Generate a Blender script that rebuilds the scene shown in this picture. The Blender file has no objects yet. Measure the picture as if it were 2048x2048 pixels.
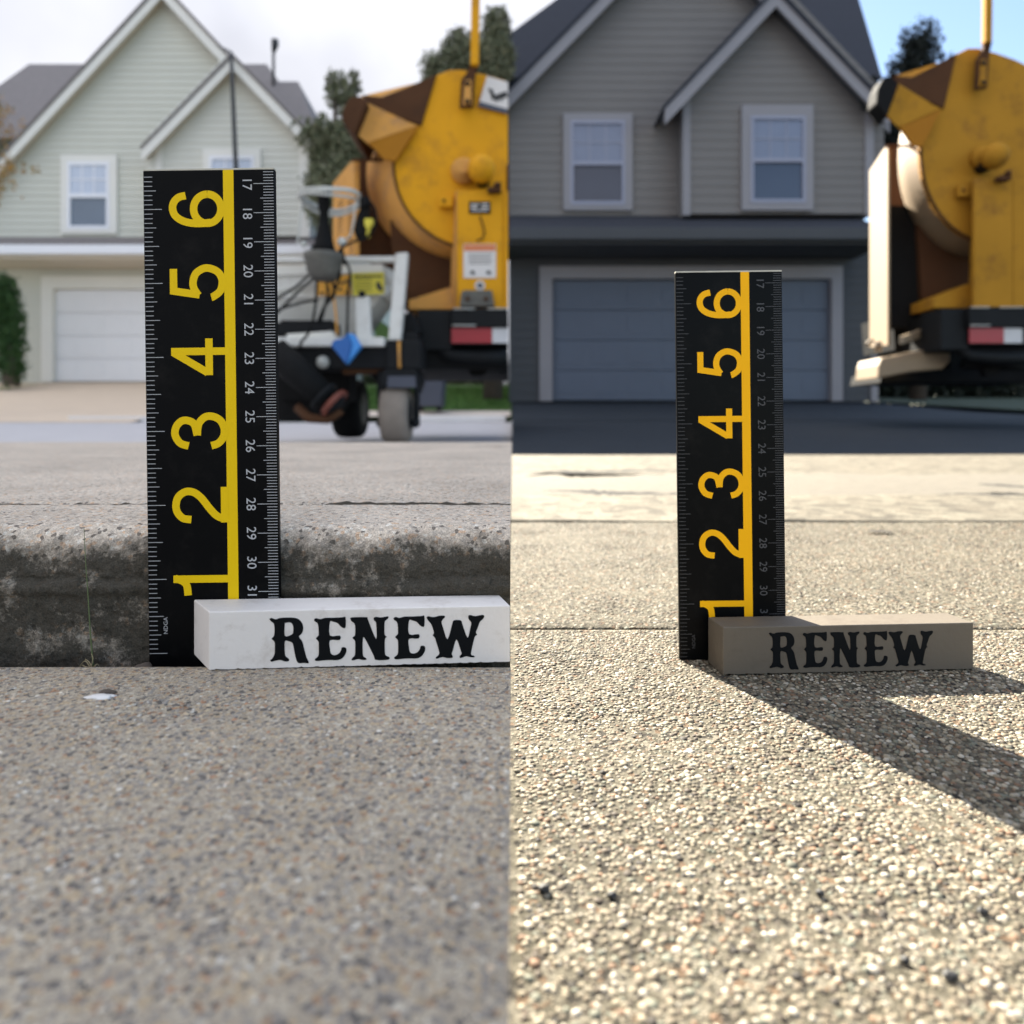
import bpy, math, random
import numpy as np
from mathutils import Vector, Matrix, noise
random.seed(7); rng = np.random.default_rng(7)
S = bpy.context.scene
col = S.collection

# ------------------------------------------------------------------ camera, sky, sun, exposure
F = 1378.0; CX = 1024.0; HY = 848.0            # focal length and horizon in pixels of a 2048 px picture
def W(px, py, d): return Vector(((px-CX)/F*d, d, (HY-py)/F*d))
cam_d = bpy.data.cameras.new('camera'); cam = bpy.data.objects.new('camera', cam_d); col.objects.link(cam)
cam.location = (0, 0, 0); cam.rotation_euler = (math.pi/2, 0, 0)
cam_d.sensor_width = 36; cam_d.lens = 36*F/2048; cam_d.shift_y = -(1024-HY)/2048
cam_d.clip_start = 0.01; cam_d.clip_end = 3000
cam_d.dof.use_dof = True; cam_d.dof.focus_distance = 0.255; cam_d.dof.aperture_fstop = 11.5
S.camera = cam
SUN_EL, SUN_AZ = math.radians(36), math.radians(-24)       # behind the houses, to the left
w = bpy.data.worlds.new('World'); S.world = w; w.use_nodes = True
nt = w.node_tree; nt.nodes.clear(); N = nt.nodes.new; L = nt.links.new
out = N('ShaderNodeOutputWorld'); bg = N('ShaderNodeBackground'); bg.inputs[1].default_value = 0.051
sky = N('ShaderNodeTexSky'); sky.sky_type = 'NISHITA'; sky.sun_disc = False
sky.sun_elevation = SUN_EL; sky.sun_rotation = SUN_AZ; sky.air_density = 1.0; sky.dust_density = 0.6
tc = N('ShaderNodeTexCoord'); sep = N('ShaderNodeSeparateXYZ'); L(tc.outputs['Generated'], sep.inputs[0])
nz = N('ShaderNodeTexNoise'); nz.inputs['Scale'].default_value = 2.6; nz.inputs['Detail'].default_value = 5
L(tc.outputs['Generated'], nz.inputs['Vector'])
m1 = N('ShaderNodeMath'); m1.operation = 'MULTIPLY_ADD'; m1.inputs[1].default_value = 0.35
L(nz.outputs['Fac'], m1.inputs[0]); L(sep.outputs['X'], m1.inputs[2])
mr = N('ShaderNodeMapRange'); mr.interpolation_type = 'SMOOTHSTEP'
mr.inputs['From Min'].default_value = 0.34; mr.inputs['From Max'].default_value = 0.50
L(m1.outputs[0], mr.inputs['Value'])
nz2 = N('ShaderNodeTexNoise'); nz2.inputs['Scale'].default_value = 3.2; nz2.inputs['Detail'].default_value = 4
L(tc.outputs['Generated'], nz2.inputs['Vector'])
cr = N('ShaderNodeMix'); cr.data_type = 'RGBA'
cr.inputs[6].default_value = (2.55, 2.62, 2.92, 1); cr.inputs[7].default_value = (3.45, 3.5, 3.75, 1)
nr = N('ShaderNodeMapRange'); nr.inputs['From Min'].default_value = .36; nr.inputs['From Max'].default_value = .62; L(nz2.outputs['Fac'], nr.inputs['Value']); L(nr.outputs[0], cr.inputs[0])
zen = N('ShaderNodeMapRange'); zen.inputs['From Min'].default_value = .45; zen.inputs['From Max'].default_value = 1.0; zen.inputs['To Min'].default_value = 1.0; zen.inputs['To Max'].default_value = 2.1
L(sep.outputs['Z'], zen.inputs['Value'])
zm = N('ShaderNodeVectorMath'); zm.operation = 'SCALE'; L(cr.outputs[2], zm.inputs[0]); L(zen.outputs[0], zm.inputs['Scale'])
mx = N('ShaderNodeMix'); mx.data_type = 'RGBA'
L(mr.outputs[0], mx.inputs[0]); L(zm.outputs[0], mx.inputs[6]); L(sky.outputs[0], mx.inputs[7])
L(mx.outputs[2], bg.inputs[0]); L(bg.outputs[0], out.inputs[0])
sun_d = bpy.data.lights.new('sun', 'SUN'); sun = bpy.data.objects.new('sun', sun_d); col.objects.link(sun)
sun_d.energy = 5.0; sun_d.angle = math.radians(0.5); sun_d.color = (1.0, 0.93, 0.80)
sd = Vector((math.sin(SUN_AZ)*math.cos(SUN_EL), math.cos(SUN_AZ)*math.cos(SUN_EL), math.sin(SUN_EL)))
sun.rotation_euler = sd.to_track_quat('Z', 'Y').to_euler(); sun.location = sd*30
SUNNY = bpy.data.collections.new('sun_linked')             # objects the sun lamp is linked to; all others get no sun
S.view_settings.view_transform = 'Standard'; S.view_settings.look = 'None'
S.view_settings.gamma = 1; S.view_settings.use_curve_mapping = False
S.view_settings.exposure = 2.52

# ------------------------------------------------------------------ materials
MATS = {}
def mat(name, c, rough=0.7, var=0.12, vscale=6.0, bump=0.0, bscale=60.0, metal=0.0, spec=0.5, dirt=None, dscale=3.0, damt=0.5, coat=0):
    m = bpy.data.materials.new(name); m.use_nodes = True; t = m.node_tree; nn = t.nodes.new; ll = t.links.new
    b = t.nodes['Principled BSDF']; b.inputs['Roughness'].default_value = rough; b.inputs['Metallic'].default_value = metal
    b.inputs['Specular IOR Level'].default_value = spec
    if coat: b.inputs['Coat Weight'].default_value = coat
    co = nn('ShaderNodeTexCoord')
    n1 = nn('ShaderNodeTexNoise'); n1.inputs['Scale'].default_value = vscale; n1.inputs['Detail'].default_value = 6
    ll(co.outputs['Object'], n1.inputs['Vector'])
    x = nn('ShaderNodeMix'); x.data_type = 'RGBA'
    x.inputs[6].default_value = (*[v*(1-var) for v in c], 1); x.inputs[7].default_value = (*[min(1, v*(1+var)) for v in c], 1)
    ll(n1.outputs['Fac'], x.inputs[0]); last = x.outputs[2]
    if dirt:
        n2 = nn('ShaderNodeTexNoise'); n2.inputs['Scale'].default_value = dscale; n2.inputs['Detail'].default_value = 8; n2.inputs['Roughness'].default_value = 0.7
        ll(co.outputs['Object'], n2.inputs['Vector'])
        r = nn('ShaderNodeMapRange'); r.inputs['From Min'].default_value = 0.52; r.inputs['From Max'].default_value = 0.72; r.inputs['To Max'].default_value = damt
        ll(n2.outputs['Fac'], r.inputs['Value'])
        y = nn('ShaderNodeMix'); y.data_type = 'RGBA'; y.inputs[7].default_value = (*dirt, 1)
        ll(r.outputs[0], y.inputs[0]); ll(last, y.inputs[6]); last = y.outputs[2]
    ll(last, b.inputs['Base Color'])
    if bump:
        n3 = nn('ShaderNodeTexNoise'); n3.inputs['Scale'].default_value = bscale; n3.inputs['Detail'].default_value = 4
        ll(co.outputs['Object'], n3.inputs['Vector'])
        bp = nn('ShaderNodeBump'); bp.inputs['Strength'].default_value = 1; bp.inputs['Distance'].default_value = bump
        ll(n3.outputs['Fac'], bp.inputs['Height']); ll(bp.outputs[0], b.inputs['Normal'])
    MATS[name] = m; return m

def concrete(name, cols, grain, fine, bump, stain=None):
    """cast concrete: sand grains (Voronoi cells) of several colours, fine grit, broad blotches, relief"""
    m = bpy.data.materials.new(name); m.use_nodes = True; t = m.node_tree; nn = t.nodes.new; ll = t.links.new
    b = t.nodes['Principled BSDF']; b.inputs['Roughness'].default_value = 0.9; b.inputs['Specular IOR Level'].default_value = 0.25
    co = nn('ShaderNodeTexCoord')
    v = nn('ShaderNodeTexVoronoi'); v.inputs['Scale'].default_value = grain; ll(co.outputs['Object'], v.inputs['Vector'])
    ra = nn('ShaderNodeValToRGB'); ra.color_ramp.interpolation = 'CONSTANT'
    e = ra.color_ramp.elements
    while len(e) < len(cols): e.new(0.5)
    acc = 0
    for i, (c, wgt) in enumerate(cols):
        e[i].position = min(acc, 1); e[i].color = (*c, 1); acc += wgt
    sp = nn('ShaderNodeSeparateColor'); ll(v.outputs['Color'], sp.inputs[0]); ll(sp.outputs[0], ra.inputs[0])
    nf = nn('ShaderNodeTexNoise'); nf.inputs['Scale'].default_value = fine; nf.inputs['Detail'].default_value = 3
    ll(co.outputs['Object'], nf.inputs['Vector'])
    nb = nn('ShaderNodeTexNoise'); nb.inputs['Scale'].default_value = 14; nb.inputs['Detail'].default_value = 5
    ll(co.outputs['Object'], nb.inputs['Vector'])
    mrf = nn('ShaderNodeMapRange'); mrf.inputs['From Min'].default_value = .3; mrf.inputs['From Max'].default_value = .7; mrf.inputs['To Min'].default_value = .62; mrf.inputs['To Max'].default_value = 1.3
    ll(nf.outputs['Fac'], mrf.inputs['Value'])
    mrb = nn('ShaderNodeMapRange'); mrb.inputs['From Min'].default_value = .3; mrb.inputs['From Max'].default_value = .7; mrb.inputs['To Min'].default_value = .85; mrb.inputs['To Max'].default_value = 1.12
    ll(nb.outputs['Fac'], mrb.inputs['Value'])
    mm = nn('ShaderNodeMath'); mm.operation = 'MULTIPLY'; ll(mrf.outputs[0], mm.inputs[0]); ll(mrb.outputs[0], mm.inputs[1])
    vm = nn('ShaderNodeVectorMath'); vm.operation = 'SCALE'; ll(ra.outputs[0], vm.inputs[0]); ll(mm.outputs[0], vm.inputs['Scale'])
    last = vm.outputs[0]
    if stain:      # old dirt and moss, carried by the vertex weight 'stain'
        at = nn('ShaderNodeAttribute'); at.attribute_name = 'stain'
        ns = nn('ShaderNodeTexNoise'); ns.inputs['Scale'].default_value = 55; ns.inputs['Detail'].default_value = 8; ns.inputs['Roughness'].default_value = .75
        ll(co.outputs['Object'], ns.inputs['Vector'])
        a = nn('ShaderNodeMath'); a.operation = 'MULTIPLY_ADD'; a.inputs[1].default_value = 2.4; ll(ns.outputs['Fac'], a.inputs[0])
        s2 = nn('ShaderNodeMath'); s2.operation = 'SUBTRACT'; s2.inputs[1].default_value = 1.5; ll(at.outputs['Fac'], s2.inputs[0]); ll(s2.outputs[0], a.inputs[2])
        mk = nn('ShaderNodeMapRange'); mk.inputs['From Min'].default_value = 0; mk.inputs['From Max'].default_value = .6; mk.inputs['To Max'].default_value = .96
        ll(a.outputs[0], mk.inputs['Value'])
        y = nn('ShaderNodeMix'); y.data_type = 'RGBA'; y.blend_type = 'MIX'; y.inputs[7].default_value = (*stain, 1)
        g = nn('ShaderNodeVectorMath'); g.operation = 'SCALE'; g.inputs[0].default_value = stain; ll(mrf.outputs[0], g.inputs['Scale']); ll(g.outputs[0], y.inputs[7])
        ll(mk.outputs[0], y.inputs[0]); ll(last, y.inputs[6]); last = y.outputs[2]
    ll(last, b.inputs['Base Color'])
    ad = nn('ShaderNodeMath'); ad.operation = 'ADD'; ll(v.outputs['Distance'], ad.inputs[0]); ll(nf.outputs['Fac'], ad.inputs[1])
    bp = nn('ShaderNodeBump'); bp.inputs['Strength'].default_value = 1; bp.inputs['Distance'].default_value = bump
    ll(ad.outputs[0], bp.inputs['Height']); ll(bp.outputs[0], b.inputs['Normal'])
    MATS[name] = m; return m

def vcol_mat(name, rough=0.75, spec=0.4, trans=0):
    m = bpy.data.materials.new(name); m.use_nodes = True; t = m.node_tree; b = t.nodes['Principled BSDF']
    a = t.nodes.new('ShaderNodeAttribute'); a.attribute_name = 'Col'
    n = t.nodes.new('ShaderNodeTexNoise'); n.inputs['Scale'].default_value = 900; n.inputs['Detail'].default_value = 2
    co = t.nodes.new('ShaderNodeTexCoord'); t.links.new(co.outputs['Object'], n.inputs['Vector'])
    r = t.nodes.new('ShaderNodeMapRange'); r.inputs['To Min'].default_value = .7; r.inputs['To Max'].default_value = 1.3; t.links.new(n.outputs['Fac'], r.inputs['Value'])
    v = t.nodes.new('ShaderNodeVectorMath'); v.operation = 'SCALE'; t.links.new(a.outputs['Color'], v.inputs[0]); t.links.new(r.outputs[0], v.inputs['Scale'])
    t.links.new(v.outputs[0], b.inputs['Base Color']); b.inputs['Roughness'].default_value = rough; b.inputs['Specular IOR Level'].default_value = spec
    MATS[name] = m; return m

def glass_mat(name, c, rough=0.08):
    m = mat(name, c, rough, 0.15, 2.0, spec=0.6); return m

# ------------------------------------------------------------------ mesh helpers
ORG = {}
def tag(o, label=None, cat=None, group=None, kind=None):
    if label: o['label'] = label
    if cat: o['category'] = cat
    if group: o['group'] = group
    if kind: o['kind'] = kind
    return o
def thing(name, loc, label, cat, group=None, rot=(0, 0, 0)):
    o = bpy.data.objects.new(name, None); col.objects.link(o); o.empty_display_size = 0.1
    o.location = loc; o.rotation_euler = rot; ORG[o.name] = Vector(loc); return tag(o, label, cat, group)
class MB:
    def __init__(s): s.v = []; s.f = []; s.sm = []
    def add(s, vs, fs, smooth=False):
        k = len(s.v); s.v += [Vector(q) for q in vs]; s.f += [tuple(i+k for i in f) for f in fs]; s.sm += [smooth]*len(fs); return s
    def box(s, a, b):
        (x0, y0, z0), (x1, y1, z1) = a, b
        return s.hexa([(x0,y0,z0),(x1,y0,z0),(x1,y0,z1),(x0,y0,z1)], [(x0,y1,z0),(x1,y1,z0),(x1,y1,z1),(x0,y1,z1)])
    def hexa(s, fr, bk):
        n = len(fr); fs = [tuple(range(n)), tuple(reversed(range(n, 2*n)))]
        fs += [((i+1) % n, i, i+n, (i+1) % n+n) for i in range(n)]
        return s.add(list(fr)+list(bk), fs)
    def prism(s, pts, d, t, T=W):             # polygon seen at depth d, pushed back by t metres
        fr = [T(x, y, d) for x, y in pts]; return s.hexa(fr, [p+Vector((0, t, 0)) for p in fr])
    def rect(s, x0, y0, x1, y1, d, t, T=W): return s.prism([(x0, y1), (x1, y1), (x1, y0), (x0, y0)], d, t, T)
    def tube(s, pts, r, n=8, closed=False, cap=True):
        pts = [Vector(p) for p in pts]; m = len(pts); rs = r if isinstance(r, (list, tuple)) else [r]*m
        vs = []; up = None
        for i, p in enumerate(pts):
            a = pts[(i-1) % m] if (closed or i > 0) else p; b = pts[(i+1) % m] if (closed or i < m-1) else p
            t = (b-a).normalized()
            if up is None: up = Vector((0, 0, 1)) if abs(t.z) < .9 else Vector((1, 0, 0))
            x = t.cross(up).normalized(); up = x.cross(t).normalized()
            for k in range(n):
                an = 2*math.pi*k/n; vs.append(p+(x*math.cos(an)+up*math.sin(an))*rs[i])
        fs = []
        for i in range(m if closed else m-1):
            j = (i+1) % m
            for k in range(n): fs.append((i*n+k, i*n+(k+1) % n, j*n+(k+1) % n, j*n+k))
        s.add(vs, fs, True)
        if cap and not closed:
            k = len(s.v)-len(vs); s.f.append(tuple(range(k, k+n))[::-1]); s.f.append(tuple(range(k+(m-1)*n, k+m*n))); s.sm += [False]*2
        return s
    def lathe(s, c, axis, prof, n=24):         # prof: (distance along the axis, radius)
        c = Vector(c); a = Vector(axis).normalized(); u = a.orthogonal().normalized(); v = a.cross(u); vs = []
        for (h, r) in prof:
            for k in range(n):
                an = 2*math.pi*k/n; vs.append(c+a*h+(u*math.cos(an)+v*math.sin(an))*r)
        fs = [(i*n+k, i*n+(k+1) % n, (i+1)*n+(k+1) % n, (i+1)*n+k) for i in range(len(prof)-1) for k in range(n)]
        s.add(vs, fs, True)
        k0 = len(s.v)-len(vs)
        s.f += [tuple(range(k0, k0+n))[::-1], tuple(range(k0+(len(prof)-1)*n, k0+len(prof)*n))]; s.sm += [False]*2
        return s
    def ball(s, c, r, n=16): return s.lathe(Vector(c)-Vector((0,0,0)), (0,0,1), [(-r*math.cos(math.pi*(i+.02)/(n//2+.04)), r*math.sin(math.pi*(i+.02)/(n//2+.04))) for i in range(n//2+1)], n)
    def build(s, name, m, parent=None, local=False, bevel=0, origin=None, sunny=None):
        me = bpy.data.meshes.new(name)
        if parent is not None: o0 = ORG.get(parent.name, Vector((0,0,0)))
        else:
            if origin is None and not local:
                xs = [v.x for v in s.v]; ys = [v.y for v in s.v]; origin = Vector(((min(xs)+max(xs))/2, (min(ys)+max(ys))/2, min(v.z for v in s.v)))
            o0 = Vector(origin) if origin is not None else Vector((0,0,0))
        if local: o0 = Vector((0,0,0))
        me.from_pydata([tuple(v-o0) for v in s.v], [], s.f); me.polygons.foreach_set('use_smooth', s.sm); me.update()
        o = bpy.data.objects.new(name, me); col.objects.link(o); me.materials.append(MATS[m] if isinstance(m, str) else m)
        if parent is not None: o.parent = parent; ORG[o.name] = ORG.get(parent.name, Vector((0,0,0))) if not local else Vector((0,0,0))
        else: o.location = o0; ORG[o.name] = Vector(o0)
        import bmesh
        bm = bmesh.new(); bm.from_mesh(me); bmesh.ops.recalc_face_normals(bm, faces=bm.faces); bm.to_mesh(me); bm.free()
        if bevel:
            b = o.modifiers.new('bevel', 'BEVEL'); b.width = bevel; b.segments = 2; b.limit_method = 'ANGLE'
        if sunny: SUNNY.objects.link(o)
        return o
def sunny(*objs):
    for o in objs:
        if o.type == 'MESH' and o.name not in SUNNY.objects: SUNNY.objects.link(o)
        sunny(*[c for c in bpy.data.objects if c.parent == o])
def catmull(p, k=6):
    q = [p[0]]+list(p)+[p[-1]]; r = []
    for i in range(1, len(q)-2):
        a, b, c, d = [np.array(z, float) for z in q[i-1:i+3]]
        for j in range(k):
            t = j/k; r.append(tuple(.5*((2*b)+(-a+c)*t+(2*a-5*b+4*c-d)*t*t+(-a+3*b-3*c+d)*t**3)))
    r.append(tuple(p[-1])); return r
def curve_fill(loops, extrude):                 # filled outline (with holes) as a mesh in x,y
    c = bpy.data.curves.new('outline', 'CURVE'); c.dimensions = '2D'; c.fill_mode = 'BOTH'; c.extrude = extrude
    for lp in loops:
        sp = c.splines.new('POLY'); sp.points.add(len(lp)-1); sp.use_cyclic_u = True
        for i, p in enumerate(lp): sp.points[i].co = (p[0], p[1], 0, 1)
    o = bpy.data.objects.new('outline', c); col.objects.link(o); dg = bpy.context.evaluated_depsgraph_get(); dg.update()
    me = bpy.data.meshes.new_from_object(o.evaluated_get(dg)); bpy.data.objects.remove(o); bpy.data.curves.remove(c); return me
def text_mesh(s, size):
    c = bpy.data.curves.new('text', 'FONT'); c.body = s; c.size = size; c.align_x = 'CENTER'; c.align_y = 'CENTER'; c.resolution_u = 3
    o = bpy.data.objects.new('text', c); col.objects.link(o); dg = bpy.context.evaluated_depsgraph_get(); dg.update()
    me = bpy.data.meshes.new_from_object(o.evaluated_get(dg)); bpy.data.objects.remove(o); bpy.data.curves.remove(c); return me
def mesh_part(me, name, m, parent, M):
    me.transform(M); me.name = name; me.materials.clear(); me.materials.append(MATS[m]); o = bpy.data.objects.new(name, me); col.objects.link(o); o.parent = parent; return o

ICO_V = []; _g = (1+5**.5)/2
for a, b in ((-1, _g), (1, _g), (-1, -_g), (1, -_g)): ICO_V += [(a, b, 0)]
for a, b in ((-1, _g), (1, _g), (-1, -_g), (1, -_g)): ICO_V += [(0, a, b)]
for a, b in ((_g, -1), (_g, 1), (-_g, -1), (-_g, 1)): ICO_V += [(a, 0, b)]
ICO_V = np.array(ICO_V, float); ICO_V /= np.linalg.norm(ICO_V[0])
ICO_F = np.array([(0,11,5),(0,5,1),(0,1,7),(0,7,10),(0,10,11),(1,5,9),(5,11,4),(11,10,2),(10,7,6),(7,1,8),(3,9,4),(3,4,2),(3,2,6),(3,6,8),(3,8,9),(4,9,5),(2,4,11),(6,2,10),(8,6,7),(9,8,1)])
def raw_mesh(name, V, Fc, m, cols=None, smooth=True):
    me = bpy.data.meshes.new(name); k = Fc.shape[1]
    me.vertices.add(len(V)); me.vertices.foreach_set('co', np.ascontiguousarray(V, dtype=np.float32).ravel())
    me.loops.add(Fc.size); me.loops.foreach_set('vertex_index', Fc.ravel().astype(np.int32))
    me.polygons.add(len(Fc)); me.polygons.foreach_set('loop_start', np.arange(0, Fc.size, k, dtype=np.int32)); me.polygons.foreach_set('loop_total', np.full(len(Fc), k, dtype=np.int32))
    me.polygons.foreach_set('use_smooth', np.full(len(Fc), smooth)); me.update(calc_edges=True); me.validate()
    if cols is not None:
        a = me.color_attributes.new('Col', 'FLOAT_COLOR', 'POINT'); c4 = np.ones((len(V), 4), np.float32); c4[:, :3] = cols; a.data.foreach_set('color', c4.ravel())
    me.materials.append(MATS[m]); o = bpy.data.objects.new(name, me); col.objects.link(o); return o
def pebbles(name, side, y0, y1, zf, step, smin, smax, flat, bury, palette, m, drop=0.0, wmax=9):
    ys = np.arange(y0, y1, step); P = []
    for y in ys:
        wd = min(.75*y+.05, wmax); xs = np.arange(0.0016, wd, step); P.append(np.stack([side*xs, np.full(len(xs), y)], 1))
    P = np.concatenate(P); P += rng.uniform(-.45, .45, P.shape)*step
    P = P[(P[:, 0]*side > .0012) & (P[:, 1] < y1-.0005) & (rng.random(len(P)) > drop)]; n = len(P)
    sc = (rng.uniform(smin, smax, n)*rng.uniform(.8, 1.2, n))[:, None]*np.stack([rng.uniform(.8, 1.3, n), rng.uniform(.8, 1.3, n), rng.uniform(flat*.8, flat*1.2, n)], 1)
    an = rng.uniform(0, 2*math.pi, n); a2 = rng.uniform(-.35, .35, n)
    V = ICO_V[None]*(1+rng.uniform(-.14, .14, (n, 12, 1)))*sc[:, None]
    x = V[..., 0]*np.cos(a2)[:, None]-V[..., 2]*np.sin(a2)[:, None]; z = V[..., 0]*np.sin(a2)[:, None]+V[..., 2]*np.cos(a2)[:, None]; y = V[..., 1]
    X = x*np.cos(an)[:, None]-y*np.sin(an)[:, None]; Y = x*np.sin(an)[:, None]+y*np.cos(an)[:, None]
    zz = np.array([zf(p[0], p[1]) for p in P])-sc[:, 2]*bury
    V = np.stack([X+P[:, 0, None], Y+P[:, 1, None], z+zz[:, None]], -1).reshape(-1, 3)
    Fc = (ICO_F[None]+12*np.arange(n)[:, None, None]).reshape(-1, 3)
    pal = np.array([c for c, q in palette]); pw = np.array([q for c, q in palette], float); pw /= pw.sum()
    c = pal[rng.choice(len(pal), n, p=pw)]*rng.uniform(.75, 1.25, (n, 1)); c = np.repeat(c, 12, axis=0)
    return raw_mesh(name, V, Fc, m, c)

# ------------------------------------------------------------------ material list
concrete('concrete_grey', [((.37,.315,.24),.30), ((.44,.38,.29),.22), ((.27,.24,.205),.20), ((.43,.335,.22),.12), ((.15,.135,.12),.08), ((.33,.215,.135),.05), ((.52,.47,.38),.03)], 900, 2100, .00030)
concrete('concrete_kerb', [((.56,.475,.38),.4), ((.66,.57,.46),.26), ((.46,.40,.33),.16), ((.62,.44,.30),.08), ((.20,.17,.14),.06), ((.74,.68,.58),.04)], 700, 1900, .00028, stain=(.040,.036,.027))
concrete('concrete_tan', [((0.064,0.056,0.038),.30), ((0.096,0.084,0.060),.30), ((0.144,0.128,0.096),.18), ((0.024,0.020,0.014),.14), ((0.104,0.068,0.040),.08)], 520, 1300, .00035)
concrete('concrete_tan_smooth', [((0.120,0.104,0.078),.5), ((0.148,0.132,0.100),.3), ((0.080,0.070,0.053),.2)], 60, 300, .0006)
mat('street_grey', (.52,.50,.50), .9, .10, 5, .002, 250)
mat('street_right', (.12,.105,.08), .9, .25, 60, .003, 300, dirt=(.08,.07,.06), dscale=25, damt=.35)
mat('drive_left', (.68,.54,.40), .9, .08, 3, .002, 90)
mat('walk_left', (.66,.57,.48), .9, .08, 3, .002, 90)
mat('kerb_white', (.72,.70,.68), .8, .08, 6)
mat('drive_shaded', (.018,.024,.032), .9, .3, 8, .004, 120, spec=.2)  # right street and driveway: shade painted into the colour
mat('grass', (.085,.17,.035), .9, .35, 5, .03, 60)
mat('grass_shaded', (.02,.038,.018), .9, .35, 5, .03, 60)  # same grass made darker, shade put into the colour
mat('siding_sage', (.60,.60,.52), .75, .05, 2)
mat('siding_sage_front', (.65,.645,.57), .75, .05, 2)
mat('trim_cream', (.76,.745,.68), .6, .04, 3)
mat('trim_tan', (.60,.53,.42), .6, .04, 3)
mat('roof_grey', (.19,.17,.165), .9, .25, 9, .004, 40)
mat('door_white', (.80,.80,.81), .55, .03, 2)
mat('siding_shaded', (.165,.16,.155), .8, .10, 1.2)  # right house: darker copies of the left house colours, painting its shade
mat('trim_shaded', (.24,.24,.26), .7, .06, 2)
mat('roof_shaded', (.02,.024,.036), .9, .25, 9, .004, 40)
mat('door_shaded', (.085,.11,.155), .6, .10, 1.2)
mat('lower_shaded', (.055,.062,.07), .8, .12, 1.2)
mat('vinyl_white', (.80,.81,.84), .45, .03, 3)
mat('vinyl_shaded', (.26,.28,.36), .5, .04, 3)  # white vinyl darkened to paint shade
glass_mat('glass_dark', (.16,.20,.25)); glass_mat('curtain_glass', (.52,.58,.68), .25)
glass_mat('glass_dark_shaded', (.05,.06,.09)); glass_mat('curtain_glass_shaded', (.17,.20,.28), .3)  # darker glass copies with shade in the colour
mat('dark_metal', (.035,.037,.04), .6, .3, 12)
mat('orange_paint', (.68,.32,.012), .6, .14, 3, .001, 30, spec=.12, dirt=(.24,.10,.03), dscale=5, damt=.55)
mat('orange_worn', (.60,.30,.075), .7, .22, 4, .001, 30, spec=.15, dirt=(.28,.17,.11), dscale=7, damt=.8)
mat('orange_shaded_dirty', (.40,.20,.022), .75, .2, 3, spec=.1, dirt=(.13,.06,.025), dscale=4, damt=.7)  # orange darkened to hold shade in the colour, with dirt over it
mat('orange_facet_shaded', (.36,.15,.012), .7, .2, 4, spec=.15)  # orange paint darkened for the chute underside, shade in the colour
mat('brown_dark', (.075,.034,.016), .85, .3, 4, spec=.15, dirt=(.045,.025,.015), dscale=6, damt=.6)
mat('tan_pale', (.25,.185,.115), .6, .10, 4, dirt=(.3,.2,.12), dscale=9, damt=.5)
mat('white_paint', (.70,.69,.64), .5, .07, 6, dirt=(.4,.37,.32), dscale=12, damt=.5)
mat('black_steel', (.010,.011,.012), .6, .4, 8, spec=.15)
mat('black_rubber', (.008,.008,.008), .8, .4, 20, spec=.15)
mat('tyre_tan', (.22,.185,.15), .85, .2, 14)
mat('blue_plastic', (.010,.10,.34), .45, .08, 8)
mat('blue_plastic_lit', (.04,.24,.62), .45, .08, 8)
mat('red_reflector', (.33,.012,.02), .35, .1, 20); mat('white_reflector', (.55,.55,.56), .4, .1, 20)
mat('yellow_label', (.66,.56,.05), .5, .05, 10); mat('orange_label', (.70,.33,.03), .5, .05, 10)
mat('white_label', (.66,.63,.60), .5, .05, 10); mat('print_black', (.02,.02,.02), .6, .05, 10); mat('flange_red', (.15,.035,.018), .6, .4, 20); mat('print_red', (.62,.20,.08), .6, .05, 10)
mat('bin_blue', (.055,.062,.085), .55, .15, 3)
mat('grey_hose', (.50,.51,.47), .4, .2, 30); mat('grimy', (.10,.095,.08), .7, .5, 25)
mat('ruler_black', (.0022,.0026,.003), .35, .2, 30, spec=.08, dirt=(.014,.013,.012), dscale=90, damt=.45)
mat('ruler_yellow', (.80,.53,.003), .5, .04, 60, spec=.15)
mat('ruler_amber', (.98,.48,.003), .5, .05, 60, spec=.15)
mat('ruler_grey', (.42,.43,.44), .5, .05, 60); mat('ruler_grey_shaded', (.055,.055,.06), .5, .3, 200)  # second grey darkened to paint the dim marks of the back-lit ruler
mat('ruler_edge', (.50,.48,.40), .35, .5, 120)
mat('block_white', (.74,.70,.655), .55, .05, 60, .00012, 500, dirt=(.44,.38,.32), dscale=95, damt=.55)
mat('block_shaded', (.115,.095,.07), .6, .08, 50, .00012, 500, dirt=(.07,.052,.036), dscale=70, damt=.5)  # cream darkened so the colour itself holds the shade
mat('letter_black', (.004,.005,.006), .6, .2, 100, spec=.1)
mat('soil', (.012,.010,.008), 1, .4, 100, .001, 500)
mat('joint_dirt', (.065,.055,.04), .9, .5, 300)
mat('bark', (.09,.07,.055), .9, .3, 12, .01, 30)
mat('chip_white', (.72,.70,.67), .7, .1, 300, .0003, 900)
mat('stalk_green', (.10,.13,.045), .6, .2, 100); mat('stalk_dry', (.30,.24,.13), .7, .2, 100)
vcol_mat('aggregate'); vcol_mat('leaf', .6, .3)

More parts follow.
